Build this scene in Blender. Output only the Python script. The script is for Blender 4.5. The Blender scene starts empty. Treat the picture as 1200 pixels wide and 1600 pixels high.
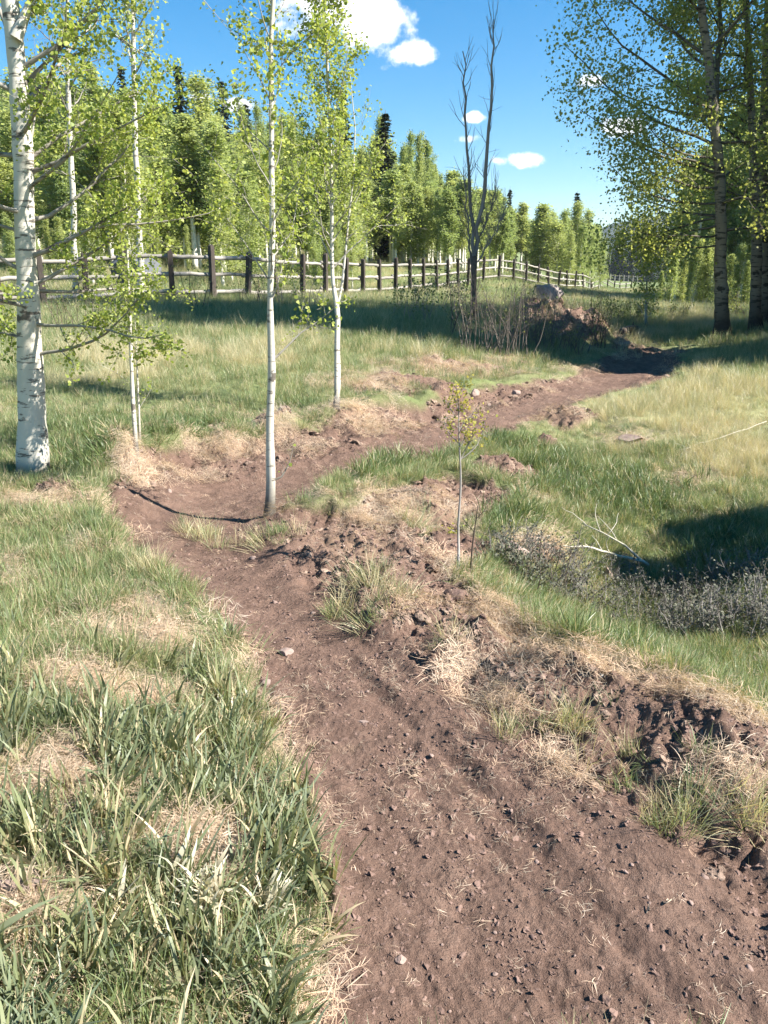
import bpy, math, time
import numpy as np
T0 = time.time()
R = math.radians
SC = bpy.context.scene
COL = SC.collection

# ------------------------------------------------------------------ camera
PITCH = R(17.1); EYE = 1.6; F = 1202.0
cam_d = bpy.data.cameras.new('camera'); cam = bpy.data.objects.new('camera', cam_d); COL.objects.link(cam)
cam_d.sensor_fit = 'VERTICAL'; cam_d.sensor_height = 36.0; cam_d.lens = 36.0 * F / 1600.0
cam_d.clip_start = 0.05; cam_d.clip_end = 6000
cam.location = (0, 0, EYE); cam.rotation_euler = (R(90) - PITCH, 0, 0)
SC.camera = cam

# ------------------------------------------------------------------ sky, sun, exposure
SUN_EL = R(42); SUN_DIR = np.array([math.cos(SUN_EL) * math.cos(R(14)), -math.cos(SUN_EL) * math.sin(R(14)), math.sin(SUN_EL)])
world = bpy.data.worlds.new('World'); SC.world = world; world.use_nodes = True
sun_d = bpy.data.lights.new('sun', 'SUN'); sun_d.energy = 5.0; sun_d.angle = R(0.53); sun_d.color = (1.0, 0.955, 0.88)
sun = bpy.data.objects.new('sun', sun_d); COL.objects.link(sun)
sun.rotation_euler = (R(90) - SUN_EL, 0, math.atan2(SUN_DIR[1], SUN_DIR[0]) + R(90))
sun.location = (30, -10, 30)
SC.view_settings.view_transform = 'Standard'; SC.view_settings.look = 'None'
SC.view_settings.exposure = 1.66; SC.view_settings.gamma = 1.0; SC.view_settings.use_curve_mapping = False
SC.render.engine = 'CYCLES'
SC.cycles.max_bounces = 6; SC.cycles.diffuse_bounces = 3; SC.cycles.transmission_bounces = 4; SC.cycles.transparent_max_bounces = 6

cp, sp = math.cos(PITCH), math.sin(PITCH)
def ray(px, py):
    a = (px - 600.0) / F; b = (800.0 - py) / F
    return np.array([a, cp + b * sp, -sp + b * cp])
def at(px, py, Y):
    d = ray(px, py); t = Y / d[1]
    return np.array([d[0] * t, Y, EYE + d[2] * t])
def wid(px, py, Y, w):
    return w / F * Y / ray(px, py)[1]

def build_world():
    nt = world.node_tree; N = nt.nodes; L = nt.links
    N.clear()
    out = N.new('ShaderNodeOutputWorld'); bg = N.new('ShaderNodeBackground')
    sky = N.new('ShaderNodeTexSky'); sky.sky_type = 'NISHITA'; sky.sun_disc = False
    sky.sun_elevation = SUN_EL; sky.sun_rotation = math.atan2(SUN_DIR[0], SUN_DIR[1])
    sky.altitude = 1800; sky.air_density = 1.25; sky.dust_density = 0.15; sky.ozone_density = 2.2
    bg.inputs['Strength'].default_value = 0.06
    hs = N.new('ShaderNodeHueSaturation'); hs.inputs['Saturation'].default_value = 1.5; hs.inputs['Hue'].default_value = 0.495; hs.inputs['Value'].default_value = 1.0
    L.new(sky.outputs[0], hs.inputs['Color'])
    tc = N.new('ShaderNodeTexCoord')
    def m(op, a, b=None, c=None):
        n = N.new('ShaderNodeMath'); n.operation = op
        for i, v in enumerate((a, b, c)):
            if v is None: continue
            if isinstance(v, (int, float)): n.inputs[i].default_value = v
            else: L.new(v, n.inputs[i])
        return n.outputs[0]
    def dot(vec):
        n = N.new('ShaderNodeVectorMath'); n.operation = 'DOT_PRODUCT'
        L.new(tc.outputs['Generated'], n.inputs[0]); n.inputs[1].default_value = vec
        return n.outputs['Value']
    nz = N.new('ShaderNodeTexNoise'); nz.inputs['Scale'].default_value = 34; nz.inputs['Detail'].default_value = 7; nz.inputs['Roughness'].default_value = 0.6
    L.new(tc.outputs['Generated'], nz.inputs['Vector'])
    nz2 = N.new('ShaderNodeTexNoise'); nz2.inputs['Scale'].default_value = 9; nz2.inputs['Detail'].default_value = 5
    L.new(tc.outputs['Generated'], nz2.inputs['Vector'])
    noise = m('ADD', m('MULTIPLY', m('SUBTRACT', nz.outputs['Fac'], 0.5), 2.9), m('MULTIPLY', m('SUBTRACT', nz2.outputs['Fac'], 0.5), 1.0))
    acc = None
    for (px, py, rx, ry, s) in [(505, 0, 90, 62, 1), (585, 36, 74, 54, 1), (640, 82, 48, 24, 1), (560, -60, 170, 60, 1), (827, 249, 36, 15, .95), (741, 184, 17, 8, .75),
                                (733, 217, 24, 8, .6), (925, 125, 28, 12, .6), (975, 197, 45, 18, .9), (372, 163, 30, 12, .9), (312, 152, 18, 8, .8), (779, 251, 16, 7, .5),
                                (1330, 60, 120, 50, 1), (-250, 90, 130, 40, 1), (1700, -300, 260, 110, 1), (-700, -400, 280, 90, 1), (250, -700, 260, 90, 1), (900, -1100, 240, 100, 1)]:
        c = ray(px, py); c = c / np.linalg.norm(c)
        e = ray(px + rx, py); e = e / np.linalg.norm(e) - c
        u = np.cross(e, c); u = u / np.linalg.norm(u) * (np.linalg.norm(e) * ry / rx)
        ex = dot(tuple(e / np.dot(e, e))); ey = dot(tuple(u / np.dot(u, u)))
        ex = m('SUBTRACT', ex, float(np.dot(c, e) / np.dot(e, e))); ey = m('SUBTRACT', ey, float(np.dot(c, u) / np.dot(u, u)))
        r2 = m('ADD', m('MULTIPLY', ex, ex), m('MULTIPLY', ey, ey))
        front = m('GREATER_THAN', dot(tuple(c)), 0.3)
        f = m('MULTIPLY', m('MULTIPLY', m('SUBTRACT', 1.0, m('MULTIPLY', m('POWER', r2, 0.5), 1.0)), s), front)
        f = m('SUBTRACT', f, m('MULTIPLY', m('SUBTRACT', 1.0, front), 3.0))
        acc = f if acc is None else m('MAXIMUM', acc, f)
    val = m('ADD', acc, m('MULTIPLY', noise, 0.62))
    mr = N.new('ShaderNodeMapRange'); mr.interpolation_type = 'SMOOTHSTEP'
    mr.inputs['From Min'].default_value = 0.06; mr.inputs['From Max'].default_value = 0.5; mr.inputs['To Max'].default_value = 0.96
    L.new(val, mr.inputs['Value'])
    mix = N.new('ShaderNodeMix'); mix.data_type = 'RGBA'
    L.new(mr.outputs[0], mix.inputs['Factor']); L.new(hs.outputs[0], mix.inputs['A']); mix.inputs['B'].default_value = (8.2, 8.3, 8.5, 1)
    L.new(mix.outputs['Result'], bg.inputs['Color']); L.new(bg.outputs[0], out.inputs[0])
build_world()

# ------------------------------------------------------------------ noise
def _h(ix, iy, s):
    h = (ix.astype(np.int64) * 374761393 + iy.astype(np.int64) * 668265263 + s * 974634777) & 0xFFFFFFFF
    h = ((h ^ (h >> 13)) * 1274126177) & 0xFFFFFFFF
    return ((h ^ (h >> 16)) & 0xFFFFFF) / float(0xFFFFFF)
def vn(x, y, s=0):
    xi = np.floor(x); yi = np.floor(y); fx = x - xi; fy = y - yi
    fx = fx * fx * (3 - 2 * fx); fy = fy * fy * (3 - 2 * fy)
    a = _h(xi, yi, s); b = _h(xi + 1, yi, s); c = _h(xi, yi + 1, s); d = _h(xi + 1, yi + 1, s)
    return (a + (b - a) * fx) * (1 - fy) + (c + (d - c) * fx) * fy - 0.5
def fbm(x, y, s=0, o=4, g=0.5):
    r = np.zeros_like(x); a = 1.0
    for i in range(o):
        r += a * vn(x, y, s + i * 17); x = x * 2.03 + 3.1; y = y * 2.03 - 1.7; a *= g
    return r
def ss(a, b, x):
    t = np.clip((x - a) / (b - a), 0, 1); return t * t * (3 - 2 * t)

# ------------------------------------------------------------------ terrain
CP = [(600,1600,1.31),(1100,1550,1.38),(1190,1320,1.88),(1190,1200,2.14),(750,1200,2.24),(450,1150,2.45),(850,1350,1.8),
 (300,1400,1.60),(50,1400,1.53),(150,1590,1.24),(100,1100,2.48),(250,950,3.42),(50,850,4.3),(60,960,3.2),(100,790,5.0),(50,745,5.85),(-60,700,6.6),
 (212,712,6.45),(300,750,6.45),(300,800,5.35),(420,800,5.2),(350,880,4.19),(560,900,3.95),(600,1000,3.2),(640,820,4.95),(620,760,5.85),
 (500,715,7.1),(700,660,8.75),(850,615,11.3),(950,585,13.7),(1000,560,16),(990,530,20),
 (525,640,8.9),(600,600,10.9),(700,575,12.4),(800,560,13.8),(890,560,14.6),(400,650,8.6),(250,660,8.2),(90,660,8.0),
 (300,600,10.2),(100,600,10.0),(-80,600,10),(300,550,13.2),(100,550,13.0),(500,550,13.2),(300,500,18),(100,500,17.5),(332,470,23),(60,482,21),(-120,490,20.5),(430,470,25),
 (600,500,18.5),(567,466,31),(683,456,38),(731,450,43),(740,500,20),(650,482,24),(850,545,16.2),(800,500,20),
 (1010,500,23),(1000,472,40),(1100,485,33),(1180,480,36),(873,453,62),(938,455,83),(985,461,108),(1050,453,90),(1000,443,170),(960,441,200),(1060,445,170),
 (1000,940,4.9),(1150,985,4.1),(1100,1060,3.5),(1190,1100,3.1),(1000,1062,2.76),(1150,1132,2.44),(1080,1095,2.6),(800,950,3.5),(720,890,4.0),(900,1025,3.0),(1000,1025,3.35),(880,980,3.95),(850,900,4.75),
 (900,860,5.2),(1000,800,6.0),(1150,800,5.9),(1000,720,7.5),(880,740,6.95),(800,800,5.5),(1150,700,7.8),(1000,640,9.5),(1150,600,11),(1150,560,14),(1127,527,18),(1195,525,18.5),(760,720,7.0),(820,650,9.4)]
PTS = [tuple(at(*c)) for c in CP]
PTS += [(-3, 0, .15), (-6, 2, .2), (3.5, 0.5, -.4), (6, 3, -.2), (10, 8, .1), (14, 14, .3), (-12, 6, .3), (-16, 14, .6), (-22, 22, 1.0), (22, 22, .5), (40, 30, 1.0),
        (-24, 42, 2.6), (-10, 42, 2.4), (-2, 50, 2.2), (5, 52, 1.9), (-40, 60, 5), (-60, 90, 13), (-30, 85, 8), (0, 85, 4.6), (12, 80, 2.2), (14, 100, 2.2), (-100, 160, 30), (-10, 160, 16), (20, 170, 6),
        (-150, 400, 60), (0, 420, 30), (40, 60, .8), (55, 80, 3), (90, 120, 4), (150, 200, 8), (110, 400, -4), (60, 250, -1), (250, 400, 8), (75, 200, 0), (0, -1, 0), (-2, -1, .1), (2, -1, -.1)]
PTS = np.array(PTS)
def uw(x, y):
    yy = np.maximum(y, -1.2)
    return x / (yy + 1.5), np.log(yy + 1.5)
PU, PW = uw(PTS[:, 0], PTS[:, 1])
PV = PTS[:, 2] / (PTS[:, 1] + 3.0)
CQ = 0.12
def _k(du, dw): return np.sqrt(du * du * 3.0 + dw * dw + CQ * CQ)
_K = _k(PU[:, None] - PU[None], PW[:, None] - PW[None])
_n = len(PU)
_A = np.zeros((_n + 1, _n + 1)); _A[:_n, :_n] = _K + np.eye(_n) * (-0.012); _A[_n, :_n] = 1; _A[:_n, _n] = 1
_S = np.linalg.solve(_A, np.append(PV, 0))
def h0(x, y):
    x = np.asarray(x, float); y = np.asarray(y, float); shp = x.shape
    x = x.ravel(); y = y.ravel(); o = np.empty_like(x)
    for i in range(0, len(x), 20000):
        u, w = uw(x[i:i + 20000], y[i:i + 20000])
        v = _k(u[:, None] - PU[None], w[:, None] - PW[None]) @ _S[:_n] + _S[_n]
        o[i:i + 20000] = v * (np.maximum(y[i:i + 20000], -1.2) + 3.0)
    return o.reshape(shp)

def hit(px, py, hf=None):
    hf = hf or h0
    d = ray(px, py)
    ys = np.geomspace(0.8, 400, 1500); t = ys / d[1]
    g = hf(d[0] * t, ys); z = EYE + d[2] * t
    b = np.nonzero(z < g)[0]
    i = b[0] if len(b) else len(ys) - 1
    if i == 0: return np.array([d[0] * t[0], ys[0]])
    a0 = z[i - 1] - g[i - 1]; a1 = g[i] - z[i]
    f = a0 / (a0 + a1 + 1e-9); yy = ys[i - 1] + (ys[i] - ys[i - 1]) * f
    return np.array([d[0] * yy / d[1], yy])

def poly_uw(pts):
    w = np.array([hit(*p) for p in pts]); return np.stack(uw(w[:, 0], w[:, 1]), 1)
def sdist(u, w, P):
    d = np.full(u.shape, 1e9); ins = np.zeros(u.shape, bool)
    for i in range(len(P)):
        a = P[i]; b = P[(i + 1) % len(P)]; e = b - a
        t = np.clip(((u - a[0]) * e[0] + (w - a[1]) * e[1]) / (e @ e + 1e-12), 0, 1)
        d = np.minimum(d, (u - a[0] - e[0] * t) ** 2 + (w - a[1] - e[1] * t) ** 2)
        c = ((a[1] > w) != (b[1] > w)) & (u < (b[0] - a[0]) * (w - a[1]) / (b[1] - a[1] + 1e-12) + a[0])
        ins ^= c
    d = np.sqrt(d); return np.where(ins, -d, d)
class Blobs:
    def __init__(s, L):
        s.L = []
        for e in L:
            px, py, rx, ry = e[:4]; st = e[4] if len(e) > 4 else 1.0
            c = hit(px, py); a = hit(px + rx, py); b = hit(px, py + ry)
            cu = np.array(uw(*c)); ru = abs(uw(*a)[0] - cu[0]) + 1e-4; rw = abs(uw(*b)[1] - cu[1]) + 1e-4
            s.L.append((cu[0], cu[1], ru, rw, st))
    def __call__(s, u, w):
        o = np.zeros(u.shape)
        for cu, cw, ru, rw, st in s.L:
            r2 = ((u - cu) / ru) ** 2 + ((w - cw) / rw) ** 2
            o = np.maximum(o, st * np.exp(-r2 * 0.9))
        return o
DIRT = poly_uw([(450,1700),(478,1600),(508,1500),(512,1400),(482,1300),(455,1200),(430,1130),(395,1060),(375,1010),(340,960),(290,930),(240,900),(195,870),(165,830),(155,800),(172,770),
 (178,745),(200,727),(240,718),(300,714),(400,708),(470,692),(560,662),(640,648),(690,640),(730,622),(790,612),(850,600),(900,586),(940,570),(965,545),(1065,548),(1060,580),(1040,594),(1005,608),(935,622),
 (885,642),(805,672),(745,702),(695,722),(605,729),(550,752),(490,780),(445,800),(540,800),(640,765),(700,742),(800,770),(790,800),(730,830),(760,855),(850,855),(875,880),(760,892),(715,905),(745,930),(800,965),
 (820,1000),(900,1030),(1000,1062),(1100,1098),(1210,1150),(1500,1300),(1500,1700)])
PATH = poly_uw([(470,1700),(500,1600),(520,1400),(470,1200),(420,1080),(370,1000),(250,890),(200,850),(180,800),(200,770),(280,745),(420,735),(520,710),(620,680),(720,655),(800,630),(900,595),(970,560),
 (1045,560),(1010,604),(915,630),(810,668),(705,712),(605,727),(530,755),(440,795),(420,830),(480,900),(560,980),(700,1060),(900,1200),(1200,1420),(1400,1700)])
B_SOIL = Blobs([(150,705,45,10),(330,690,60,10,.8),(420,680,40,22),(640,600,80,14,.9),(600,620,60,14),(720,575,90,12,.9),(800,565,50,8,.8),(690,625,40,16),(880,655,50,16,.9),(790,738,60,18),(740,772,60,22),(860,690,30,14,.7),(90,770,50,14,.8),(60,795,70,14,.6),(840,870,45,25),(240,1000,60,14,.5),(100,1220,60,18,.4),(30,1400,50,20,.5),(985,688,30,8,.8),(900,830,0.1,.1,0)])
B_TUFT = Blobs([(320,825,40,14,.8),(400,850,60,12,.9),(575,925,35,14,.9),(600,965,90,18,.8),(690,1020,40,14,1),(600,985,60,12,.6),(840,1130,60,22,1),(970,1190,50,30,1),(1080,1260,70,35,1),(1150,1290,50,25,.8),(660,820,30,15,.9),(1080,1185,25,12,1),(960,1110,30,14,.8),(780,1110,40,14,.6),(720,735,40,12,.6)])
B_LUSH = Blobs([(780,690,80,20),(870,745,90,40),(590,735,70,22),(660,722,60,14),(560,745,30,18),(800,820,50,40),(200,680,160,28),(330,675,100,22),(120,720,90,30,.8),(650,630,30,10,.8),(1150,880,90,70),(960,770,160,60,.8),(770,870,30,20,.8),(930,1020,50,14),(60,690,60,40,.7),(470,640,70,16,.8)])
B_STRAW = Blobs([(55,1225,125,58),(30,1420,110,66),(315,1335,75,48),(230,1000,140,38,.9),(190,1085,130,40,.85),(60,1060,60,24,.6),(400,1240,40,24,.6),(150,1330,60,20,.5),(60,788,90,18),(20,900,50,40,.6),(230,960,70,24,.6),(110,870,70,20,.4),
 (425,1180,22,60,.7),(485,1460,26,120,.7),(385,1055,22,40,.5),(330,965,40,16,.6),(215,738,40,18),(340,716,120,10,.7),(560,668,60,14,.9),(440,692,40,14,.7),(560,603,80,18),(700,580,110,14),(640,622,60,12,.6),(790,568,60,8,.7),
 (600,800,90,28,.8),(700,795,80,30,.6),(560,850,120,34,.5),(660,955,120,34,.6),(770,960,50,34),(810,1000,40,20,.9),(880,1040,80,24),(960,1060,70,20),(1070,1100,70,20),(1160,1135,60,20),(1150,1235,80,34,.8),(850,870,60,24,.9),(845,780,30,8),
 (880,655,50,16,.6),(1060,745,70,24,.6),(990,690,35,9),(540,1170,30,10,.45),(880,470,50,16,.5),(900,585,50,6,.5)])
B_PALE = Blobs([(1090,640,170,70),(1160,720,120,70,.8),(1000,560,80,10,.6),(230,560,120,22,.8),(400,570,120,22,.6),(150,600,90,20,.5),(450,540,150,30,.5),(250,590,120,24,.5),(60,860,110,30,.5),(1030,520,80,14,.6),(1090,505,60,14,.8),(560,590,70,14,.3),(940,640,60,24,.5),(250,900,90,60,.35)])
B_WEED = Blobs([(310,1440,60,45,1.0),(420,1440,40,40,.6),(200,1440,40,30,.6)])
B_BANK = Blobs([(200,716,40,22),(270,708,60,20),(360,700,60,22),(440,690,60,24),(520,668,60,24),(600,648,60,22),(680,632,50,18,.8),(740,614,40,12,.6),(820,600,40,10,.5)])
MOUND = at(872, 520, 17.4)
def masks(x, y):
    u, w = uw(x, y)
    n = fbm(u * 34, w * 34, 5, 4) ; n2 = fbm(x * 5, y * 5, 9, 3)
    sd = sdist(u, w, DIRT) + n * 0.018 + n2 * 0.006
    soil = B_SOIL(u, w); tuft = B_TUFT(u, w)
    dirt = np.maximum(ss(0.008, -0.008, sd), ss(0.42, 0.6, soil + n * 0.35))
    mr = ((x - MOUND[0] - .15) / .8) ** 2 + ((y - MOUND[1] + .45) / .8) ** 2
    dirt = np.maximum(dirt, ss(.25, -.1, mr - 1 + n * 1.2))
    sdp = sdist(u, w, PATH) + n * 0.012
    return dict(u=u, w=w, n=n, sd=sd, dirt=dirt, sdp=sdp, path=ss(0.01, -0.03, sdp), tuft=tuft, straw=B_STRAW(u, w), lush=B_LUSH(u, w), pale=B_PALE(u, w), weed=B_WEED(u, w), soil=soil)
def hfull(x, y, M=None):
    x = np.asarray(x, float); y = np.asarray(y, float)
    M = M or masks(x, y)
    z = h0(x, y)
    d = np.hypot(x, y)
    near = ss(40, 15, d)
    D = M['dirt']; P = M['path']
    # sunken trail, turf lip
    z = z - 0.05 * ss(0.0, -0.06, M['sdp']) * near * ss(3.0, 5.0, y) * ss(7.5, 6, y)
    z = z + 0.20 * B_BANK(M['u'], M['w']) * ss(-0.03, 0.012, M['sd'])
    lip = np.exp(-((M['sd'] - 0.012) / 0.016) ** 2) * near
    z = z + lip * 0.05 * ss(2.0, 4.5, y) * (1 - P)
    rough = D * (1 - P)
    z = z + near * rough * (0.13 * fbm(x * 2.6, y * 2.6, 21, 3) + 0.08 * np.abs(fbm(x * 9, y * 9, 31, 3)) + 0.03 * fbm(x * 26, y * 26, 41, 2)) * ss(1.0, 3.0, y + 1.2)
    z = z + near * P * (0.035 * fbm(x * 3, y * 3, 51, 3) + 0.014 * fbm(x * 14, y * 14, 61, 3) + 0.007 * np.abs(fbm(x * 38, y * 38, 71, 2)))
    q = x * 0.89 + y * 0.45; l = -x * 0.45 + y * 0.89
    st = ss(4.2, 2.5, y) * D
    z = z + st * (0.015 * fbm(q * 9, l * 0.9, 81, 3) + 0.010 * fbm(q * 30, l * 4, 91, 2))
    z = z - st * 0.016 * np.exp(-((q - 1.22 + 0.02 * np.sin(l * 3)) / 0.035) ** 2)
    G = 1 - D
    z = z + near * G * (0.06 * fbm(x * 1.7, y * 1.7, 101, 3) + 0.035 * fbm(x * 7, y * 7, 111, 2)) * ss(0.9, 1.6, y)
    z = z + near * M['straw'] * 0.03 * (0.6 + fbm(x * 6, y * 6, 121, 2))
    # boulder mound
    rx = (x - MOUND[0]) / 1.3; ry = (y - MOUND[1]) / 1.15
    mm = np.exp(-(rx * rx + ry * ry) ** 1.4 * 0.9)
    z = z + mm * (0.72 + 0.4 * fbm(x * 1.6, y * 1.6, 131, 3) + 0.2 * fbm(x * 5, y * 5, 133, 3))
    # rollers in the shaded dip of the trail
    z = z + 0.14 * P * ss(12, 14, y) * ss(24, 20, y) * np.sin(y * 2.1) 
    # mown windrows in the far field on the right
    wr = ss(48, 60, y) * ss(130, 90, y) * ss(17, 22, x) * ss(48, 40, x)
    z = z + wr * 0.28 * np.sin((x - 0.004 * (y - 60) ** 2) * 1.6)
    z = z + ss(60, 160, d) * 1.5 * fbm(x * .02, y * .02, 141, 3)
    return z
def H1(x, y): return float(hfull(np.array([x]), np.array([y]))[0])
def gpt(px, py):
    p = hit(px, py, lambda a, b: hfull(a, b)); return np.array([p[0], p[1], H1(p[0], p[1])])

# ------------------------------------------------------------------ mesh helpers
def mesh_np(name, V, Fs, mat=None, smooth=True, attrs=None):
    """V (n,3); Fs a list of (m,k) index arrays"""
    me = bpy.data.meshes.new(name)
    V = np.asarray(V, np.float32)
    me.vertices.add(len(V)); me.vertices.foreach_set('co', V.ravel())
    loops = np.concatenate([f.ravel() for f in Fs]).astype(np.int32)
    sizes = np.concatenate([np.full(len(f), f.shape[1]) for f in Fs]).astype(np.int32)
    starts = np.concatenate([[0], np.cumsum(sizes)[:-1]]).astype(np.int32)
    me.loops.add(len(loops)); me.loops.foreach_set('vertex_index', loops)
    me.polygons.add(len(sizes)); me.polygons.foreach_set('loop_start', starts)
    try: me.polygons.foreach_set('loop_total', sizes)
    except Exception: pass
    me.update(calc_edges=True)
    me.polygons.foreach_set('use_smooth', np.full(len(sizes), smooth))
    for k, v in (attrs or {}).items():
        a = me.attributes.new(k, 'FLOAT', 'POINT'); a.data.foreach_set('value', np.asarray(v, np.float32))
    if mat: me.materials.append(mat)
    return me
def obj(name, me, parent=None, loc=None):
    o = bpy.data.objects.new(name, me); COL.objects.link(o)
    if parent: o.parent = parent
    if loc is not None: o.location = loc
    return o
def thing(name, label, cat, loc, group=None, rotz=0.0, me=None):
    o = bpy.data.objects.new(name, me); COL.objects.link(o); o.location = [float(c) for c in loc]; o.rotation_euler = (0, 0, rotz)
    o['label'] = label; o['category'] = cat
    if group: o['group'] = group
    return o

class Acc:
    def __init__(s): s.V = []; s.F = {}; s.n = 0; s.A = []
    def add(s, V, F, a=0.0):
        V = np.asarray(V, float); F = np.asarray(F, int)
        s.V.append(V); s.F.setdefault(F.shape[1], []).append(F + s.n); s.n += len(V)
        s.A.append(np.full(len(V), a) if np.isscalar(a) else a)
    def tube(s, P, r, k=6, a=0.0, cap=True):
        P = np.asarray(P, float); n = len(P); r = np.broadcast_to(np.asarray(r, float), (n,))
        T = np.gradient(P, axis=0); T /= np.linalg.norm(T, axis=1)[:, None] + 1e-9
        ref = np.array([0.31, 0.95, 0.05]) if abs(T[:, 2]).mean() > 0.5 else np.array([0.05, 0.1, 1.0])
        A = np.cross(T, ref); A /= np.linalg.norm(A, axis=1)[:, None] + 1e-9; B = np.cross(T, A)
        th = np.arange(k) * 2 * math.pi / k
        V = P[:, None] + r[:, None, None] * (A[:, None] * np.cos(th)[None, :, None] + B[:, None] * np.sin(th)[None, :, None])
        i = np.arange(n - 1)[:, None] * k; j = np.arange(k)[None]; j2 = (j + 1) % k
        Fq = np.stack([i + j, i + j2, i + k + j2, i + k + j], -1).reshape(-1, 4)
        s.add(V.reshape(-1, 3), Fq, a)
        if cap:
            o = s.n - n * k
            for e in (np.arange(k)[::-1] + o, np.arange(k) + o + (n - 1) * k): s.F.setdefault(k, []).append(e[None])
    def build(s, name, mat, smooth=True, off=None, attr='v'):
        V = np.concatenate(s.V)
        if off is not None: V = V - np.asarray(off)
        return mesh_np(name, V, [np.concatenate(f) for f in s.F.values()], mat, smooth, {attr: np.concatenate(s.A)})

def leaves(C, size, rng, hexa=False, flat=0.0, droop=0.0, aspect=0.8):
    """leaf-shaped faces at centres C"""
    n = len(C)
    d = rng.normal(size=(n, 3)); d[:, 2] = d[:, 2] * 0.8 - droop; d /= np.linalg.norm(d, axis=1)[:, None] + 1e-9
    q = rng.normal(size=(n, 3)); q[:, 2] *= (1 - flat); b = np.cross(d, q); b /= np.linalg.norm(b, axis=1)[:, None] + 1e-9
    nn = np.cross(d, b)
    s = (size * rng.uniform(0.45, 1.3, n))[:, None]
    if hexa: prof = [(-.5, 0, 0), (-.2, .42, .16), (.2, .36, .13), (.5, 0, -.05), (.2, -.36, .13), (-.2, -.42, .16)]
    else: prof = [(-.5, 0, 0), (0, .45, .06), (.5, 0, 0), (0, -.45, .06)]
    V = np.stack([C + s * (d * a + b * (c * aspect * 1.2) + nn * e) for a, c, e in prof], 1)
    k = len(prof); Fq = np.arange(n * k).reshape(n, k)
    return V.reshape(-1, 3), Fq, np.repeat(rng.random(n), k)

# ------------------------------------------------------------------ materials
class MB:
    def __init__(s, name):
        s.m = bpy.data.materials.new(name); s.m.use_nodes = True; s.N = s.m.node_tree.nodes; s.L = s.m.node_tree.links
        s.N.clear(); s.out = s.N.new('ShaderNodeOutputMaterial')
    def n(s, t, inp=None, **kw):
        o = s.N.new('ShaderNode' + t)
        for k, v in kw.items(): setattr(o, k, v)
        for k, v in (inp or {}).items():
            if isinstance(v, bpy.types.NodeSocket): s.L.new(v, o.inputs[k])
            else: o.inputs[k].default_value = v
        return o
    def mix(s, f, a, b, mode='MIX'):
        o = s.N.new('ShaderNodeMix'); o.data_type = 'RGBA'; o.blend_type = mode
        for k, v in (('Factor', f), ('A', a), ('B', b)):
            i = [q for q in o.inputs if q.name == k and (q.type == 'RGBA' or k == 'Factor' and q.type == 'VALUE')][0]
            if isinstance(v, bpy.types.NodeSocket): s.L.new(v, i)
            elif k == 'Factor': i.default_value = v
            else: i.default_value = tuple(v) + ((1,) if len(v) == 3 else ())
        return [q for q in o.outputs if q.type == 'RGBA'][0]
    def math(s, op, a, b=0.0):
        return s.n('Math', {0: a, 1: b}, operation=op).outputs[0]
    def rng(s, v, a, b, c=0.0, d=1.0):
        return s.n('MapRange', {'Value': v, 'From Min': a, 'From Max': b, 'To Min': c, 'To Max': d}).outputs[0]
    def noise(s, scale, detail=4, rough=0.55, vec=None):
        o = s.n('TexNoise', {'Scale': scale, 'Detail': detail, 'Roughness': rough})
        if vec is not None: s.L.new(vec, o.inputs['Vector'])
        return o.outputs['Fac']
    def attr(s, name): return s.n('Attribute', attribute_name=name).outputs['Fac']
    def done(s, sh): s.L.new(sh, s.out.inputs['Surface']); return s.m

def leaf_mat(name, c1, c2, trans=0.4, tmul=1.6, orand=0.25, rough=0.5):
    b = MB(name)
    v = b.attr('v'); c = b.mix(v, c1, c2)
    oi = b.n('ObjectInfo').outputs['Random']
    c = b.mix(orand, c, b.mix(oi, (c1[0] * .55, c1[1] * .7, c1[2] * .7), (c2[0] * 1.4, c2[1] * 1.15, c2[2])))
    d = b.n('BsdfPrincipled', {'Base Color': c, 'Roughness': rough, 'Specular IOR Level': 0.25})
    t = b.n('BsdfTranslucent', {'Color': b.mix(1.0, c, (tmul * 1.04, tmul * 1.02, tmul * .66), 'MULTIPLY')})
    return b.done(b.n('MixShader', {0: trans, 1: d.outputs[0], 2: t.outputs[0]}).outputs[0])

def blade_mat(name, root, tip, alt, trans=0.3, dry=0.0):
    b = MB(name)
    t = b.attr('t'); v = b.attr('v'); oi = b.n('ObjectInfo').outputs['Random']
    c = b.mix(t, root, tip)
    c = b.mix(b.rng(v, 0.45, 1.0, 0, .75), c, alt)
    c = b.mix(1.0, c, b.mix(oi, (.72, .78, .8), (1.25, 1.15, 1.05)), 'MULTIPLY')
    if dry: c = b.mix(b.rng(b.math('ADD', v, b.math('MULTIPLY', oi, .6)), 1.3 - dry, 1.35 - dry), c, (.50, .41, .26))
    d = b.n('BsdfPrincipled', {'Base Color': c, 'Roughness': 0.42, 'Specular IOR Level': 0.4})
    tr = b.n('BsdfTranslucent', {'Color': b.mix(1.0, c, (1.35, 1.3, .8), 'MULTIPLY')})
    return b.done(b.n('MixShader', {0: trans, 1: d.outputs[0], 2: tr.outputs[0]}).outputs[0])

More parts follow.
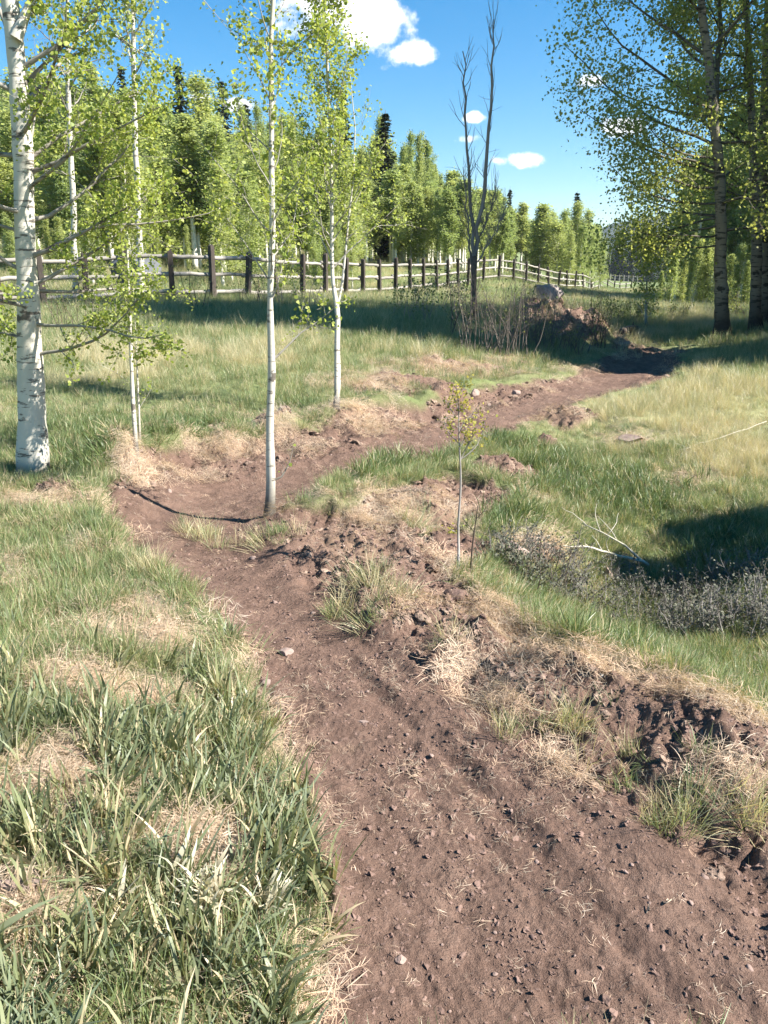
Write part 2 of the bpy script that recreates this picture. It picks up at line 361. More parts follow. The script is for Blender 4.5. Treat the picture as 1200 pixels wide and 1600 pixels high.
def ground_mat():
    b = MB('earth_and_turf')
    pos = b.n('NewGeometry').outputs['Position']
    dirt = b.attr('dirt'); straw = b.attr('straw'); lush = b.attr('lush'); pale = b.attr('pale')
    n1 = b.noise(1.6, 5, .6, pos); n2 = b.noise(9, 6, .65, pos); n3 = b.noise(60, 5, .7, pos); n4 = b.noise(260, 3, .7, pos)
    c = b.mix(b.rng(n1, .3, .7), (.170, .104, .076), (.255, .165, .122))
    c = b.mix(b.rng(n2, .42, .62, 0, .85), c, (.110, .068, .050))
    c = b.mix(b.rng(n3, .5, .8, 0, .6), c, (.33, .235, .185))
    c = b.mix(b.rng(n4, .35, .62, .7, 0), c, (.088, .055, .044))
    mp = b.n('Mapping', {'Rotation': (0, 0, R(27)), 'Scale': (7.0, .9, 1.0)}); b.L.new(pos, mp.inputs['Vector'])
    n5 = b.noise(1.0, 4, .6, mp.outputs[0])
    c = b.mix(b.rng(n5, .52, .70, 0, .6), c, (.115, .072, .057))
    stc = b.mix(b.rng(n3, .3, .7), (.44, .32, .21), (.25, .16, .105))
    c = b.mix(b.math('MULTIPLY', b.rng(b.math('ADD', straw, b.math('MULTIPLY', n2, .7)), .6, 1.25), .75), c, stc)
    gn = b.mix(b.rng(n2, .3, .7), (.115, .140, .055), (.17, .19, .085))
    gn = b.mix(b.rng(b.noise(.25, 4, .6, pos), .4, .65), gn, (.155, .19, .07))
    gn = b.mix(b.math('MULTIPLY', pale, .7), gn, (.36, .33, .18))
    gn = b.mix(b.math('MULTIPLY', lush, .6), gn, (.07, .10, .03))
    gn = b.mix(b.math('MULTIPLY', straw, .6), gn, (.40, .31, .20))
    c = b.mix(dirt, gn, c)
    vo = b.n('TexVoronoi', {'Scale': 48.0}); b.L.new(pos, vo.inputs['Vector'])
    hgt = b.math('ADD', b.math('MULTIPLY', n3, 1.0), b.math('ADD', b.math('MULTIPLY', n4, .45), b.math('MULTIPLY', vo.outputs['Distance'], .35)))
    xyz = b.n('SeparateXYZ', {0: pos}).outputs
    q = b.math('ADD', b.math('MULTIPLY', xyz['X'], .89), b.math('MULTIPLY', xyz['Y'], .45)); l = b.math('SUBTRACT', b.math('MULTIPLY', xyz['Y'], .89), b.math('MULTIPLY', xyz['X'], .45))
    q = b.math('ADD', q, b.math('MULTIPLY', b.math('SINE', b.math('MULTIPLY', l, 1.3)), .05))
    band = b.math('MAXIMUM', b.rng(b.math('ABSOLUTE', b.math('SUBTRACT', q, 1.03)), .035, .06, 1, 0), b.rng(b.math('ABSOLUTE', b.math('SUBTRACT', q, 1.27)), .03, .055, 1, 0))
    knob = b.math('MULTIPLY', b.math('SINE', b.math('MULTIPLY', l, 190)), b.math('SINE', b.math('MULTIPLY', q, 170)))
    tread = b.math('MULTIPLY', b.math('MULTIPLY', knob, band), b.math('MULTIPLY', b.math('MULTIPLY', b.rng(n2, .38, .62), dirt), .17))
    hgt = b.math('ADD', hgt, tread)
    bp = b.n('Bump', {'Strength': .85, 'Distance': .018, 'Height': hgt})
    p = b.n('BsdfPrincipled', {'Base Color': c, 'Roughness': .92, 'Specular IOR Level': .15, 'Normal': bp.outputs[0]})
    return b.done(p.outputs[0])

def bark_mat(name, base, dark, amount=.5, scale=1.0, base_dark=0.0):
    b = MB(name)
    tc = b.n('TexCoord').outputs['Object']
    mp = b.n('Mapping', {'Scale': (6 * scale, 6 * scale, 34 * scale)}); b.L.new(tc, mp.inputs['Vector'])
    n1 = b.noise(1.0, 5, .65, mp.outputs[0])
    mp2 = b.n('Mapping', {'Scale': (5 * scale, 5 * scale, 9 * scale)}); b.L.new(tc, mp2.inputs['Vector'])
    n2 = b.noise(1.0, 4, .6, mp2.outputs[0])
    n3 = b.noise(3.0 * scale, 4, .6, tc)
    c = b.mix(b.rng(n3, .3, .7), base, (base[0] * .82, base[1] * .80, base[2] * .74))
    c = b.mix(b.rng(n1, .72 - amount * .22, .76 - amount * .22, 0, .85), c, dark)
    c = b.mix(b.rng(n2, .74 - amount * .2, .79 - amount * .2, 0, .95), c, dark)
    if base_dark:
        z = b.n('SeparateXYZ', {0: tc}).outputs['Z']
        c = b.mix(b.rng(b.math('ADD', z, b.math('MULTIPLY', n3, base_dark)), base_dark * 1.5, base_dark * .7), c, dark)
    c = b.mix(b.math('MULTIPLY', b.attr('v'), .8), c, dark)
    bp = b.n('Bump', {'Strength': .5, 'Distance': .01, 'Height': b.math('SUBTRACT', n3, b.math('MULTIPLY', n1, .5))})
    p = b.n('BsdfPrincipled', {'Base Color': c, 'Roughness': .75, 'Specular IOR Level': .2, 'Normal': bp.outputs[0]})
    return b.done(p.outputs[0])

def plain_mat(name, c1, c2, scale=8, rough=.85, bump=.3, stretch=None, orand=.3):
    b = MB(name)
    tc = b.n('TexCoord').outputs['Object']
    if stretch:
        mp = b.n('Mapping', {'Scale': stretch}); b.L.new(tc, mp.inputs['Vector']); tc = mp.outputs[0]
    n1 = b.noise(scale, 6, .65, tc); n2 = b.noise(scale * 6, 4, .65, tc)
    c = b.mix(b.rng(n1, .3, .7), c1, c2)
    c = b.mix(b.rng(n2, .5, .75, 0, .5), c, (c1[0] * .5, c1[1] * .5, c1[2] * .5))
    oi = b.n('ObjectInfo').outputs['Random']
    c = b.mix(orand, c, b.mix(oi, tuple(.5 * k for k in c1), tuple(min(1, 1.3 * k) for k in c2)))
    bp = b.n('Bump', {'Strength': bump, 'Distance': .02, 'Height': b.math('ADD', n1, b.math('MULTIPLY', n2, .4))})
    return b.done(b.n('BsdfPrincipled', {'Base Color': c, 'Roughness': rough, 'Specular IOR Level': .2, 'Normal': bp.outputs[0]}).outputs[0])

M_GROUND = ground_mat()
M_ASPEN = bark_mat('aspen_bark', (.54, .51, .44), (.11, .095, .078), .68, 1.0, .3)
M_BIRCH = bark_mat('pale_old_bark', (.60, .565, .49), (.085, .07, .058), .7, .8, .15)
M_BIGBARK = bark_mat('grey_aspen_bark', (.25, .215, .165), (.04, .034, .028), .8, .6, 1.1)
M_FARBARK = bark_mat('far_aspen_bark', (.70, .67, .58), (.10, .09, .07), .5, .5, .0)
M_TWIG = plain_mat('brown_twig', (.075, .055, .042), (.13, .10, .08), 20)
M_DEAD = plain_mat('dead_grey_wood', (.17, .15, .135), (.31, .28, .25), 14, stretch=(1, 1, .2))
M_SPRBARK = plain_mat('spruce_bark', (.07, .05, .04), (.12, .09, .07), 6)
M_LEAF_NEAR = leaf_mat('fresh_aspen_leaf', (.20, .265, .055), (.385, .415, .11), .42, 1.5, .0)
M_LEAF_BIG = leaf_mat('aspen_leaf_mature', (.18, .22, .065), (.34, .355, .12), .5, 1.6, .1)
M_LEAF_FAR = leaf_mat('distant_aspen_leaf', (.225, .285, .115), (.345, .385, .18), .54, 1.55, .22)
M_LEAF_GREY = leaf_mat('grey_shrub_leaf', (.085, .092, .066), (.165, .165, .12), .15, 1.0, .0, .9)
M_LEAF_WILLOW = leaf_mat('willow_leaf', (.12, .16, .05), (.25, .27, .10), .35, 1.3, .1)
M_NEEDLE = leaf_mat('spruce_needle', (.020, .033, .020), (.052, .070, .038), .08, 1.0, .15)
M_BROAD = blade_mat('broad_grass_blade', (.24, .235, .135), (.165, .205, .105), (.26, .285, .20), .3, .18)
M_FINE = blade_mat('fine_grass_blade', (.20, .235, .11), (.17, .24, .095), (.30, .325, .18), .32, .16)
M_LUSH = blade_mat('lush_grass_blade', (.15, .18, .07), (.12, .18, .065), (.19, .25, .13), .3, .05)
M_PALE = blade_mat('pale_dry_grass', (.41, .38, .23), (.52, .50, .34), (.31, .36, .17), .3, .3)
M_STRAW = blade_mat('straw', (.47, .36, .265), (.62, .50, .385), (.34, .24, .175), .2)
M_WEEDLEAF = blade_mat('bleached_leaf', (.42, .38, .27), (.58, .54, .42), (.46, .42, .30), .25)
M_ROCK = plain_mat('red_grey_rock', (.20, .14, .115), (.33, .25, .215), 5, .85, .6)
M_BOULDER = plain_mat('boulder_stone', (.20, .165, .15), (.34, .285, .26), 4, .9, .7)
M_DARKROCK = plain_mat('dark_blue_grey_rock', (.085, .09, .10), (.17, .175, .185), 3, .8, .5)
M_SOD = plain_mat('matted_sod', (.150, .093, .072), (.36, .265, .20), 24, .95, .8)
M_PEB = plain_mat('trail_pebble', (.20, .135, .11), (.30, .22, .185), 30, .9, .3)
M_GREYROCK = plain_mat('grey_rock', (.26, .25, .24), (.42, .40, .38), 4, .85, .6)
M_CLOD = plain_mat('soil_clod', (.12, .076, .060), (.23, .152, .122), 12, .95, .5)
M_POST = plain_mat('dark_fence_post', (.04, .032, .027), (.085, .07, .058), 9, .85, .4, (1, 1, .15))
M_RAIL = plain_mat('weathered_rail', (.20, .18, .155), (.36, .33, .29), 9, .8, .4, (.15, 1, 1))
M_CHIP = plain_mat('wood_chip', (.40, .30, .22), (.55, .44, .34), 20)
print('setup', round(time.time() - T0, 1))

# ------------------------------------------------------------------ ground sheet
def build_ground():
    us = np.concatenate([-np.geomspace(6, .82, 60)[:-1], np.linspace(-.8, .8, 600), np.geomspace(.82, 6, 60)[1:]])
    ys = np.concatenate([np.linspace(-6, .45, 40)[:-1], np.exp(np.linspace(math.log(.45 + .35), math.log(30.35), 560)) - .35, np.geomspace(30, 620, 170)[1:]])
    Yg, Ug = np.meshgrid(ys, us, indexing='ij')
    X = Ug * (np.maximum(Yg, .3) * .82 + .75); x = X.ravel(); y = Yg.ravel()
    M = masks(x, y); z = hfull(x, y, M)
    nu = len(us); ny = len(ys)
    i = (np.arange(ny - 1)[:, None] * nu + np.arange(nu - 1)[None]).ravel()
    Fq = np.stack([i, i + 1, i + nu + 1, i + nu], 1)
    V = np.stack([x, y, z], 1)
    # smooth normals of the whole sheet, shared by the pieces
    G = V.reshape(ny, nu, 3); nrm = np.cross(np.gradient(G, axis=1), np.gradient(G, axis=0)); nrm /= np.linalg.norm(nrm, axis=2)[..., None]; nrm = nrm.reshape(-1, 3)
    dm = M['dirt']
    fd = dm[Fq].mean(1) > .5; fy = y[Fq].mean(1); fx = x[Fq].mean(1)
    mound = (((fx - MOUND[0]) / 2.2) ** 2 + ((fy - MOUND[1]) / 1.7) ** 2 < 1)
    for name, sel in (('ground', ~fd & ~mound), ('dirt_trail', fd & ~mound), ('dirt_mound', mound)):
        f = Fq[sel]; used, inv = np.unique(f, return_inverse=True); f = inv.reshape(-1, 4)
        me = mesh_np(name, V[used], [f], M_GROUND, True, {k: M[k][used] for k in ('dirt', 'straw', 'lush', 'pale')})
        me.normals_split_custom_set_from_vertices(nrm[used].tolist())
        o = obj(name, me); o['kind'] = 'structure'
build_ground()
print('ground', round(time.time() - T0, 1))

# ------------------------------------------------------------------ scatter by geometry nodes
def scatter(name, variants, x, y, scale, rng, tilt=.15, idx=None, follow=.7, dz=0.0, z=None):
    n = len(x)
    if n == 0: return None
    e = .03; z = hfull(x, y) if z is None else z
    zx = (hfull(x + e, y) - z) / e; zy = (hfull(x, y + e) - z) / e
    nx = -zx * follow + rng.normal(0, tilt, n); ny = -zy * follow + rng.normal(0, tilt, n)
    Z = np.stack([nx, ny, np.ones(n)], 1); Z /= np.linalg.norm(Z, axis=1)[:, None]
    a = rng.uniform(0, 2 * math.pi, n); X = np.stack([np.cos(a), np.sin(a), np.zeros(n)], 1)
    X -= Z * (X * Z).sum(1)[:, None]; X /= np.linalg.norm(X, axis=1)[:, None]; Y = np.cross(Z, X)
    rot = np.stack([np.arctan2(Y[:, 2], Z[:, 2]), -np.arcsin(np.clip(X[:, 2], -1, 1)), np.arctan2(X[:, 1], X[:, 0])], 1)
    me = bpy.data.meshes.new(name); me.vertices.add(n)
    me.vertices.foreach_set('co', np.stack([x, y, z + dz], 1).astype(np.float32).ravel())
    at_ = me.attributes.new('rot', 'FLOAT_VECTOR', 'POINT'); at_.data.foreach_set('vector', rot.astype(np.float32).ravel())
    at_ = me.attributes.new('scl', 'FLOAT', 'POINT'); at_.data.foreach_set('value', np.asarray(scale, np.float32))
    at_ = me.attributes.new('idx', 'INT', 'POINT'); at_.data.foreach_set('value', (rng.integers(0, len(variants), n) if idx is None else idx).astype(np.int32))
    o = obj(name, me); o['kind'] = 'stuff'
    ng = bpy.data.node_groups.new('scatter_' + name, 'GeometryNodeTree')
    ng.interface.new_socket('Geometry', in_out='INPUT', socket_type='NodeSocketGeometry'); ng.interface.new_socket('Geometry', in_out='OUTPUT', socket_type='NodeSocketGeometry')
    N = ng.nodes; L = ng.links
    gi = N.new('NodeGroupInput'); go = N.new('NodeGroupOutput')
    iop = N.new('GeometryNodeInstanceOnPoints'); iop.inputs['Pick Instance'].default_value = True
    L.new(gi.outputs[0], iop.inputs['Points'])
    jn = N.new('GeometryNodeJoinGeometry')
    for v in variants:
        oi = N.new('GeometryNodeObjectInfo'); oi.inputs['Object'].default_value = v; oi.inputs['As Instance'].default_value = True
        L.new(oi.outputs['Geometry'], jn.inputs[0])
    L.new(jn.outputs[0], iop.inputs['Instance'])
    def na(nm, ty):
        a = N.new('GeometryNodeInputNamedAttribute'); a.data_type = ty; a.inputs['Name'].default_value = nm
        return a.outputs['Attribute']
    L.new(na('idx', 'INT'), iop.inputs['Instance Index'])
    e2r = N.new('FunctionNodeEulerToRotation'); L.new(na('rot', 'FLOAT_VECTOR'), e2r.inputs[0]); L.new(e2r.outputs[0], iop.inputs['Rotation'])
    L.new(na('scl', 'FLOAT'), iop.inputs['Scale'])
    L.new(iop.outputs[0], go.inputs[0])
    md = o.modifiers.new('scatter', 'NODES'); md.node_group = ng
    return o

def proto(name, me): return bpy.data.objects.new(name, me)          # clump shapes, only used through the scatters

def blades(rng, n, L, W, spread, lean, curve, seg=4, root_r=.03, mat=None, name='clump', lie=False):
    Vs, Fs, ts, vs = [], [], [], []; off = 0
    hd = rng.uniform(0, 6.28)
    for _ in range(n):
        a = rng.uniform(0, 2 * math.pi); rr = root_r * math.sqrt(rng.random()) ; p = np.array([math.cos(a) * rr, math.sin(a) * rr, -.005 if not lie else rng.uniform(0, .02)])
        az = a + rng.normal(0, .9) if not lie else rng.normal(hd, .8) + (math.pi if rng.random() < .5 else 0); l = L * rng.uniform(.55, 1.2); w = W * rng.uniform(.4, 1.4)
        el = rng.uniform(.0, .22) if lie else math.pi / 2 - abs(rng.normal(lean, spread))
        cv = rng.normal(curve, abs(curve) * .6 + .1); tw = rng.normal(0, .5)
        v = rng.random(); s = l / seg
        kz = rng.normal(0, .25)
        for i in range(seg + 1):
            t = i / seg
            d = np.array([math.cos(az) * math.cos(el), math.sin(az) * math.cos(el), math.sin(el)])
            side = np.array([-math.sin(az + tw), math.cos(az + tw), 0.15])
            ww = w * (1 - t ** 2.2) * (.6 + .8 * min(1, t * 3) * .5) + (.0003)
            Vs += [p - side * ww * .5, p + side * ww * .5]; ts += [t, t]; vs += [v, v]
            if i < seg: Fs.append([off, off + 1, off + 3, off + 2])
            off += 2
            p = p + d * s; el -= cv / seg * (.5 + t); az += kz / seg * 2; tw += rng.normal(0, .15)
            if lie: p[2] = max(p[2], -.005)
    me = mesh_np(name, np.array(Vs), [np.array(Fs)], mat, True, {'t': ts, 'v': vs})
    return proto(name, me)

rng = np.random.default_rng(7)
P_BROAD = [blades(rng, 13, .175, .0115, .30, .22, .8, 5, .035, M_BROAD, 'broad_clump') for _ in range(5)]
P_FINE = [blades(rng, 34, .10, .0022, .35, .3, .7, 3, .05, M_FINE, 'fine_tuft') for _ in range(5)]
P_MEDIUM = [blades(rng, 26, .17, .0034, .3, .25, .7, 4, .06, M_FINE, 'meadow_tuft') for _ in range(5)]
P_LUSH = [blades(rng, 26, .19, .0062, .32, .3, .9, 4, .06, M_LUSH, 'lush_tuft') for _ in range(5)]
P_PALE = [blades(rng, 34, .26, .0026, .33, .3, .6, 4, .08, M_PALE, 'pale_tuft') for _ in range(5)]
P_STRAW = [blades(rng, 80, .085, .0022, .3, .3, .5, 3, .15, M_STRAW, 'straw_mat', True) for _ in range(6)]
P_WISP = [blades(rng, 7, .055, .0024, .3, .3, .9, 3, .03, M_STRAW, 'straw_wisp', True) for _ in range(8)]
P_WEED = [blades(rng, 9, .10, .013, .4, .45, 1.6, 5, .04, M_WEEDLEAF, 'bleached_leaf_clump') for _ in range(4)]
P_FAR = [blades(rng, 70, .26, .010, .35, .3, .6, 2, .35, M_FINE, 'far_tuft') for _ in range(4)]
P_FARPALE = [blades(rng, 70, .30, .009, .35, .3, .6, 2, .35, M_PALE, 'far_pale_tuft') for _ in range(4)]
def ico(sub=2):
    t = (1 + 5 ** .5) / 2
    V = [(-1, t, 0), (1, t, 0), (-1, -t, 0), (1, -t, 0), (0, -1, t), (0, 1, t), (0, -1, -t), (0, 1, -t), (t, 0, -1), (t, 0, 1), (-t, 0, -1), (-t, 0, 1)]
    Fc = [(0, 11, 5), (0, 5, 1), (0, 1, 7), (0, 7, 10), (0, 10, 11), (1, 5, 9), (5, 11, 4), (11, 10, 2), (10, 7, 6), (7, 1, 8), (3, 9, 4), (3, 4, 2), (3, 2, 6), (3, 6, 8), (3, 8, 9), (4, 9, 5), (2, 4, 11), (6, 2, 10), (8, 6, 7), (9, 8, 1)]
    V = [np.array(v) / np.linalg.norm(v) for v in V]
    for _ in range(sub):
        c = {}; nf = []
        def mid(a, b):
            k = (min(a, b), max(a, b))
            if k not in c: m_ = V[a] + V[b]; V.append(m_ / np.linalg.norm(m_)); c[k] = len(V) - 1
            return c[k]
        for a, b, d in Fc:
            e, f, g = mid(a, b), mid(b, d), mid(d, a); nf += [(a, e, g), (b, f, e), (d, g, f), (e, f, g)]
        Fc = nf
    return np.array(V), np.array(Fc)
def rock_mesh(name, rng, dims, mat, cuts=9, sub=3, rough=.05, flat=False, depth=(.5, .85)):
    V, Fc = ico(sub)
    for _ in range(cuts):
        d = rng.normal(size=3); d /= np.linalg.norm(d); k = rng.uniform(*depth)
        p = V @ d; V = V - np.maximum(p - k, 0)[:, None] * d
    V = V + rough * np.stack([fbm(V[:, 0] * 3 + V[:, 2] * 2.1 + i * 7, V[:, 1] * 3 - V[:, 2] * 1.7, 3 + i, 3) for i in range(3)], 1)
    V = V * np.asarray(dims) / (V.max(0) - V.min(0))
    return mesh_np(name, V, [Fc], mat, not flat)
P_CLOD = [proto('clod', rock_mesh('clod', rng, np.array([1, .75, .5]) * rng.uniform(.7, 1.2, 3) * .02, M_CLOD, 8, 1, .45, True, (.3, .8))) for _ in range(9)]
P_SOD = [proto('sod', rock_mesh('sod', rng, np.array([1, .8, .42]) * rng.uniform(.7, 1.2, 3) * .085, M_SOD, 7, 3, .5, False, (.4, .85))) for _ in range(8)]
P_PEB = [proto('pebble', rock_mesh('pebble', rng, np.array([1, .8, .5]) * .020, M_PEB, 7, 1, .1)) for _ in range(5)]
print('protos', round(time.time() - T0, 1))

def cand(n, y0, y1, rng, power=0.0, um=.72):
    """plan-view candidates between two distances; density falls with distance^power"""
    a = rng.random(n)
    k = 2 - power
    if abs(k) < 1e-6: y = y0 * (y1 / y0) ** a
    else: y = (y0 ** k + a * (y1 ** k - y0 ** k)) ** (1 / k)
    x = rng.uniform(-um, um, n) * (y * .82 + .75)
    return x, y

def scatter_grass():
    rng = np.random.default_rng(11)
    # --- near field, up to 7 m
    x, y = cand(30000, .8, 8, rng, .9); M = masks(x, y)
    g = (1 - M['dirt']); r = rng.random(len(x)); clump = fbm(x * 4, y * 4, 201, 3)
    left = (x < 0)
    broad = left & (y < 3.4) & (rng.random(len(x)) < ss(3.2, 2.1, y + clump * 1.2)) & (clump > -.33)
    thin = (1 - .95 * np.clip(M['straw'] * 1.5 + clump * .2, 0, 1)) * g
    k = broad & (r < thin * .44)
    scatter('broad_leaved_grass', P_BROAD, x[k], y[k], rng.uniform(.55, 1.15, k.sum()) * (1 + .35 * clump[k]), rng, .22)
    lush = (M['lush'] + clump * .5 > .5) & ~broad & (y > 3)
    k = lush & (r < thin * .6)
    scatter('lush_grass', P_LUSH, x[k], y[k], rng.uniform(.5, 1.0, k.sum()), rng, .25)
    pale = (M['pale'] + clump * .6 > .5) & ~broad & ~lush
    k = pale & (r < thin * .7)
    scatter('pale_grass', P_PALE, x[k], y[k], rng.uniform(.4, .8, k.sum()), rng, .25)
    k = ~lush & ~pale & (r < thin * .8) & (~broad | (rng.random(len(x)) < .3))
    scatter('fine_grass', P_FINE, x[k], y[k], rng.uniform(.6, 1.3, k.sum()), rng, .2)
    k = ~lush & ~pale & (r > .3) & (r < .3 + thin * .3) & (y > 2.2)
    scatter('meadow_grass', P_MEDIUM, x[k], y[k], rng.uniform(.4, .85, k.sum()), rng, .2)
    k = (M['weed'] + clump * .3 > .45) & (rng.random(len(x)) < .55)
    scatter('bleached_weeds', P_WEED, x[k], y[k], rng.uniform(.5, 1.0, k.sum()), rng, .3, dz=.07)
    # tufts on the trail edge
    x, y = cand(22000, .9, 8, rng, .9); M = masks(x, y); r = rng.random(len(x)); cl = fbm(x * 7, y * 7, 211, 3)
    k = (M['dirt'] > .5) & (M['tuft'] + cl * .7 > .55) & (r < .65)
    scatter('trail_edge_tufts', P_FINE + P_MEDIUM + P_PALE, x[k], y[k], rng.uniform(.35, .85, k.sum()), rng, .35)
    # straw mats on banks and among the grass
    x, y = cand(38000, .9, 16, rng, 1.0); M = masks(x, y); r = rng.random(len(x)); cl = fbm(x * 5, y * 5, 221, 3)
    M['straw'] = np.maximum(M['straw'], .48 * M['dirt'] * (1 - M['path']) * ss(-.25, .25, fbm(x * 2.5, y * 2.5, 223, 3)))
    k = (M['straw'] + cl * .7 > .50) & (r < .95)
    scatter('straw', P_STRAW, x[k], y[k], rng.uniform(.35, .8, k.sum()) * (1 + .05 * y[k]), rng, .16, dz=.006, follow=.9)
    k = (M['dirt'] < .5) & (r < .34) & (M['lush'] < .5) & (y < 9)
    scatter('thatch', P_STRAW, x[k], y[k], rng.uniform(.4, .8, k.sum()), rng, .3, dz=.0)
    # --- mid field 7 .. 30 m
    x, y = cand(52000, 7, 34, rng, 1.15); M = masks(x, y); r = rng.random(len(x)); cl = fbm(x * 1.4, y * 1.4, 231, 3)
    g = 1 - M['dirt']; thin = g * (1 - .75 * M['straw']); big = 1 + (y - 7) * .045; edge = .35 + .65 * ss(0, .06, M['sd'])
    lush = (M['lush'] + cl * .5 > .5); pale = (M['pale'] + cl * .8 > .44) & ~lush
    k = lush & (r < thin * .85); scatter('lush_grass', P_LUSH, x[k], y[k], rng.uniform(.5, 1.1, k.sum()) * (.65 + .3 * ss(7, 12, y[k])) * big[k] * edge[k], rng, .25)
    k = pale & (r < thin * .85); scatter('pale_grass', P_PALE, x[k], y[k], rng.uniform(.35, .9, k.sum()) * (.7 + .3 * ss(7, 12, y[k])) * big[k] * edge[k] * (1 + .4 * cl[k]), rng, .25)
    k = ~lush & ~pale & (r < thin * .95); scatter('meadow_grass', P_MEDIUM, x[k], y[k], rng.uniform(.4, 1.1, k.sum()) * (.7 + .3 * ss(7, 12, y[k])) * big[k] * edge[k] * (1 + .5 * cl[k]), rng, .25)
    # --- far field
    x, y = cand(9000, 26, 110, rng, 1.3, .62); M = masks(x, y); r = rng.random(len(x)); cl = fbm(x * .3, y * .3, 241, 3)
    pale = cl > .05; g = r < (1 - M['dirt'])
    k = g & pale; scatter('far_pale_grass', P_FARPALE, x[k], y[k], rng.uniform(.7, 1.2, k.sum()), rng, .2)
    k = g & ~pale; scatter('far_grass', P_FAR, x[k], y[k], rng.uniform(.7, 1.2, k.sum()), rng, .2)
    # --- clods, pebbles, straw wisps on bare earth
    x, y = cand(75000, .9, 11, rng, 1.0); M = masks(x, y); r = rng.random(len(x)); cl = fbm(x * 3.5, y * 3.5, 251, 3) + .6 * fbm((x * .89 + y * .45) * 7, (-x * .45 + y * .89) * 1.2, 253, 2)
    rough = M['dirt'] * (1 - M['path'])
    k = (M['dirt'] > .5) & (r < .16 + .5 * ss(0, .5, cl) + .35 * rough)
    sz = np.exp(rng.normal(-.75, .5, k.sum())) * (1 + .5 * rough[k]) * (1 + .05 * y[k])
    scatter('soil_clods', P_CLOD, x[k], y[k], np.clip(sz, .12, 1.9), rng, .5, dz=-.001)
    x, y = cand(44000, .85, 4.4, rng, .6); M = masks(x, y); r = rng.random(len(x)); cl = fbm(x * 6, y * 6, 255, 3) + .8 * fbm((x * .89 + y * .45) * 9, (-x * .45 + y * .89) * 1.2, 257, 2)
    k = (M['dirt'] > .5) & (r < .16 + .9 * ss(-.05, .45, cl))
    scatter('soil_crumbs', P_CLOD, x[k], y[k], np.exp(rng.normal(-.85, .5, k.sum())), rng, .5, dz=.001)
    x, y = cand(64000, .9, 12, rng, 1.0); M = masks(x, y); r = rng.random(len(x)); cl = fbm(x * 2.8, y * 2.8, 261, 3)
    k = (M['dirt'] > .5) & (r < .06 + .55 * ss(0, .5, cl) + .6 * M['straw'])
    scatter('straw_wisps', P_WISP, x[k], y[k], rng.uniform(.12, .5, k.sum()) * (1 + .12 * y[k]), rng, .22, dz=.003, follow=.9)
    x2, y2 = cand(17000, 1.7, 13, rng, 1.0); M2 = masks(x2, y2); r2 = rng.random(len(x2)); c2 = fbm(x2 * 2.2, y2 * 2.2, 271, 3)
    k2 = (M2['dirt'] > .5) & (M2['path'] < .25) & (r2 < .22 + .75 * ss(-.15, .35, c2))
    scatter('sod_lumps', P_SOD, x2[k2], y2[k2], np.clip(np.exp(rng.normal(-.3, .42, k2.sum())), .2, 1.5) * (.42 + .10 * np.minimum(y2[k2], 8)), rng, .35, dz=-.008)
    x2 = MOUND[0] + rng.normal(0, .8, 420); y2 = MOUND[1] - .3 + rng.normal(0, .6, 420); k2 = masks(x2, y2)['dirt'] > .3
    scatter('mound_lumps', P_SOD, x2[k2], y2[k2], np.exp(rng.normal(.2, .5, k2.sum())), rng, .5, dz=-.01)
    x2 = MOUND[0] + rng.normal(0, 1.1, 260); y2 = MOUND[1] - .3 + rng.normal(0, .9, 260)
    scatter('mound_straw', P_STRAW + P_PALE, x2, y2, rng.uniform(.6, 1.5, 260), rng, .3)
    k = (M['dirt'] > .5) & (r > .97)
    scatter('pebbles', P_PEB, x[k], y[k], np.exp(rng.normal(-.6, .5, k.sum())), rng, .4, dz=.002)
scatter_grass()
print('grass', round(time.time() - T0, 1))

# ------------------------------------------------------------------ trees
def norm(v): return v / (np.linalg.norm(v) + 1e-9)
def limb(rng, p, d, L, n=7, up=.08, wob=.14):
    P = [p]; d = norm(np.asarray(d, float))
    for i in range(n):
        d = norm(d + rng.normal(0, wob, 3) + np.array([0, 0, up])); P.append(P[-1] + d * L / n)
    return np.array(P)
def along(P, t):
    f = t * (len(P) - 1); i = min(int(f), len(P) - 2); return P[i] + (P[i + 1] - P[i]) * (f - i)
def twiggy(rng, acc, main, r0, nsub, subL, leafpts, per, jit, sub2=2, up=.06, k=4, t0=.25, va=0.0, wob=.16):
    """a limb with side twigs; leaf centres gathered along the twigs"""
    acc.tube(main, np.linspace(r0, max(r0 * .18, .0015), len(main)), max(k, 4), va, False)
    L = np.linalg.norm(np.diff(main, axis=0), axis=1).sum()
    for s in range(nsub):
        t = t0 + (1 - t0) * (s + rng.random()) / nsub; p = along(main, min(t, .99)); ax = norm(along(main, min(t + .05, 1)) - along(main, max(t - .05, 0)))
        q = rng.normal(size=3); q = norm(q - ax * (q @ ax)); d = norm(ax * .75 + q * .8)
        l = subL * rng.uniform(.5, 1.1) * (1.15 - .6 * t)
        S = limb(rng, p, d, l, 4, up, wob); rs = max(r0 * (1 - t) * .45, .0018)
        acc.tube(S, np.linspace(rs, .001, 5), 3, va, False)
        tips = [S]
        for _ in range(sub2):
            tt = rng.uniform(.25, .85); S2 = limb(rng, along(S, tt), norm(S[-1] - S[0]) + rng.normal(0, .7, 3), l * rng.uniform(.35, .6), 3, up, wob)
            acc.tube(S2, np.linspace(rs * .6, .001, 4), 3, va, False); tips.append(S2)
        for Q in tips:
            m = rng.poisson(per)
            if m: leafpts.append(np.array([along(Q, rng.uniform(.15, 1)) for _ in range(m)]) + rng.normal(0, jit, (m, 3)))
    m = rng.poisson(per * 2)
    if m: leafpts.append(np.array([along(main, rng.uniform(.5, 1)) for _ in range(m)]) + rng.normal(0, jit, (m, 3)))

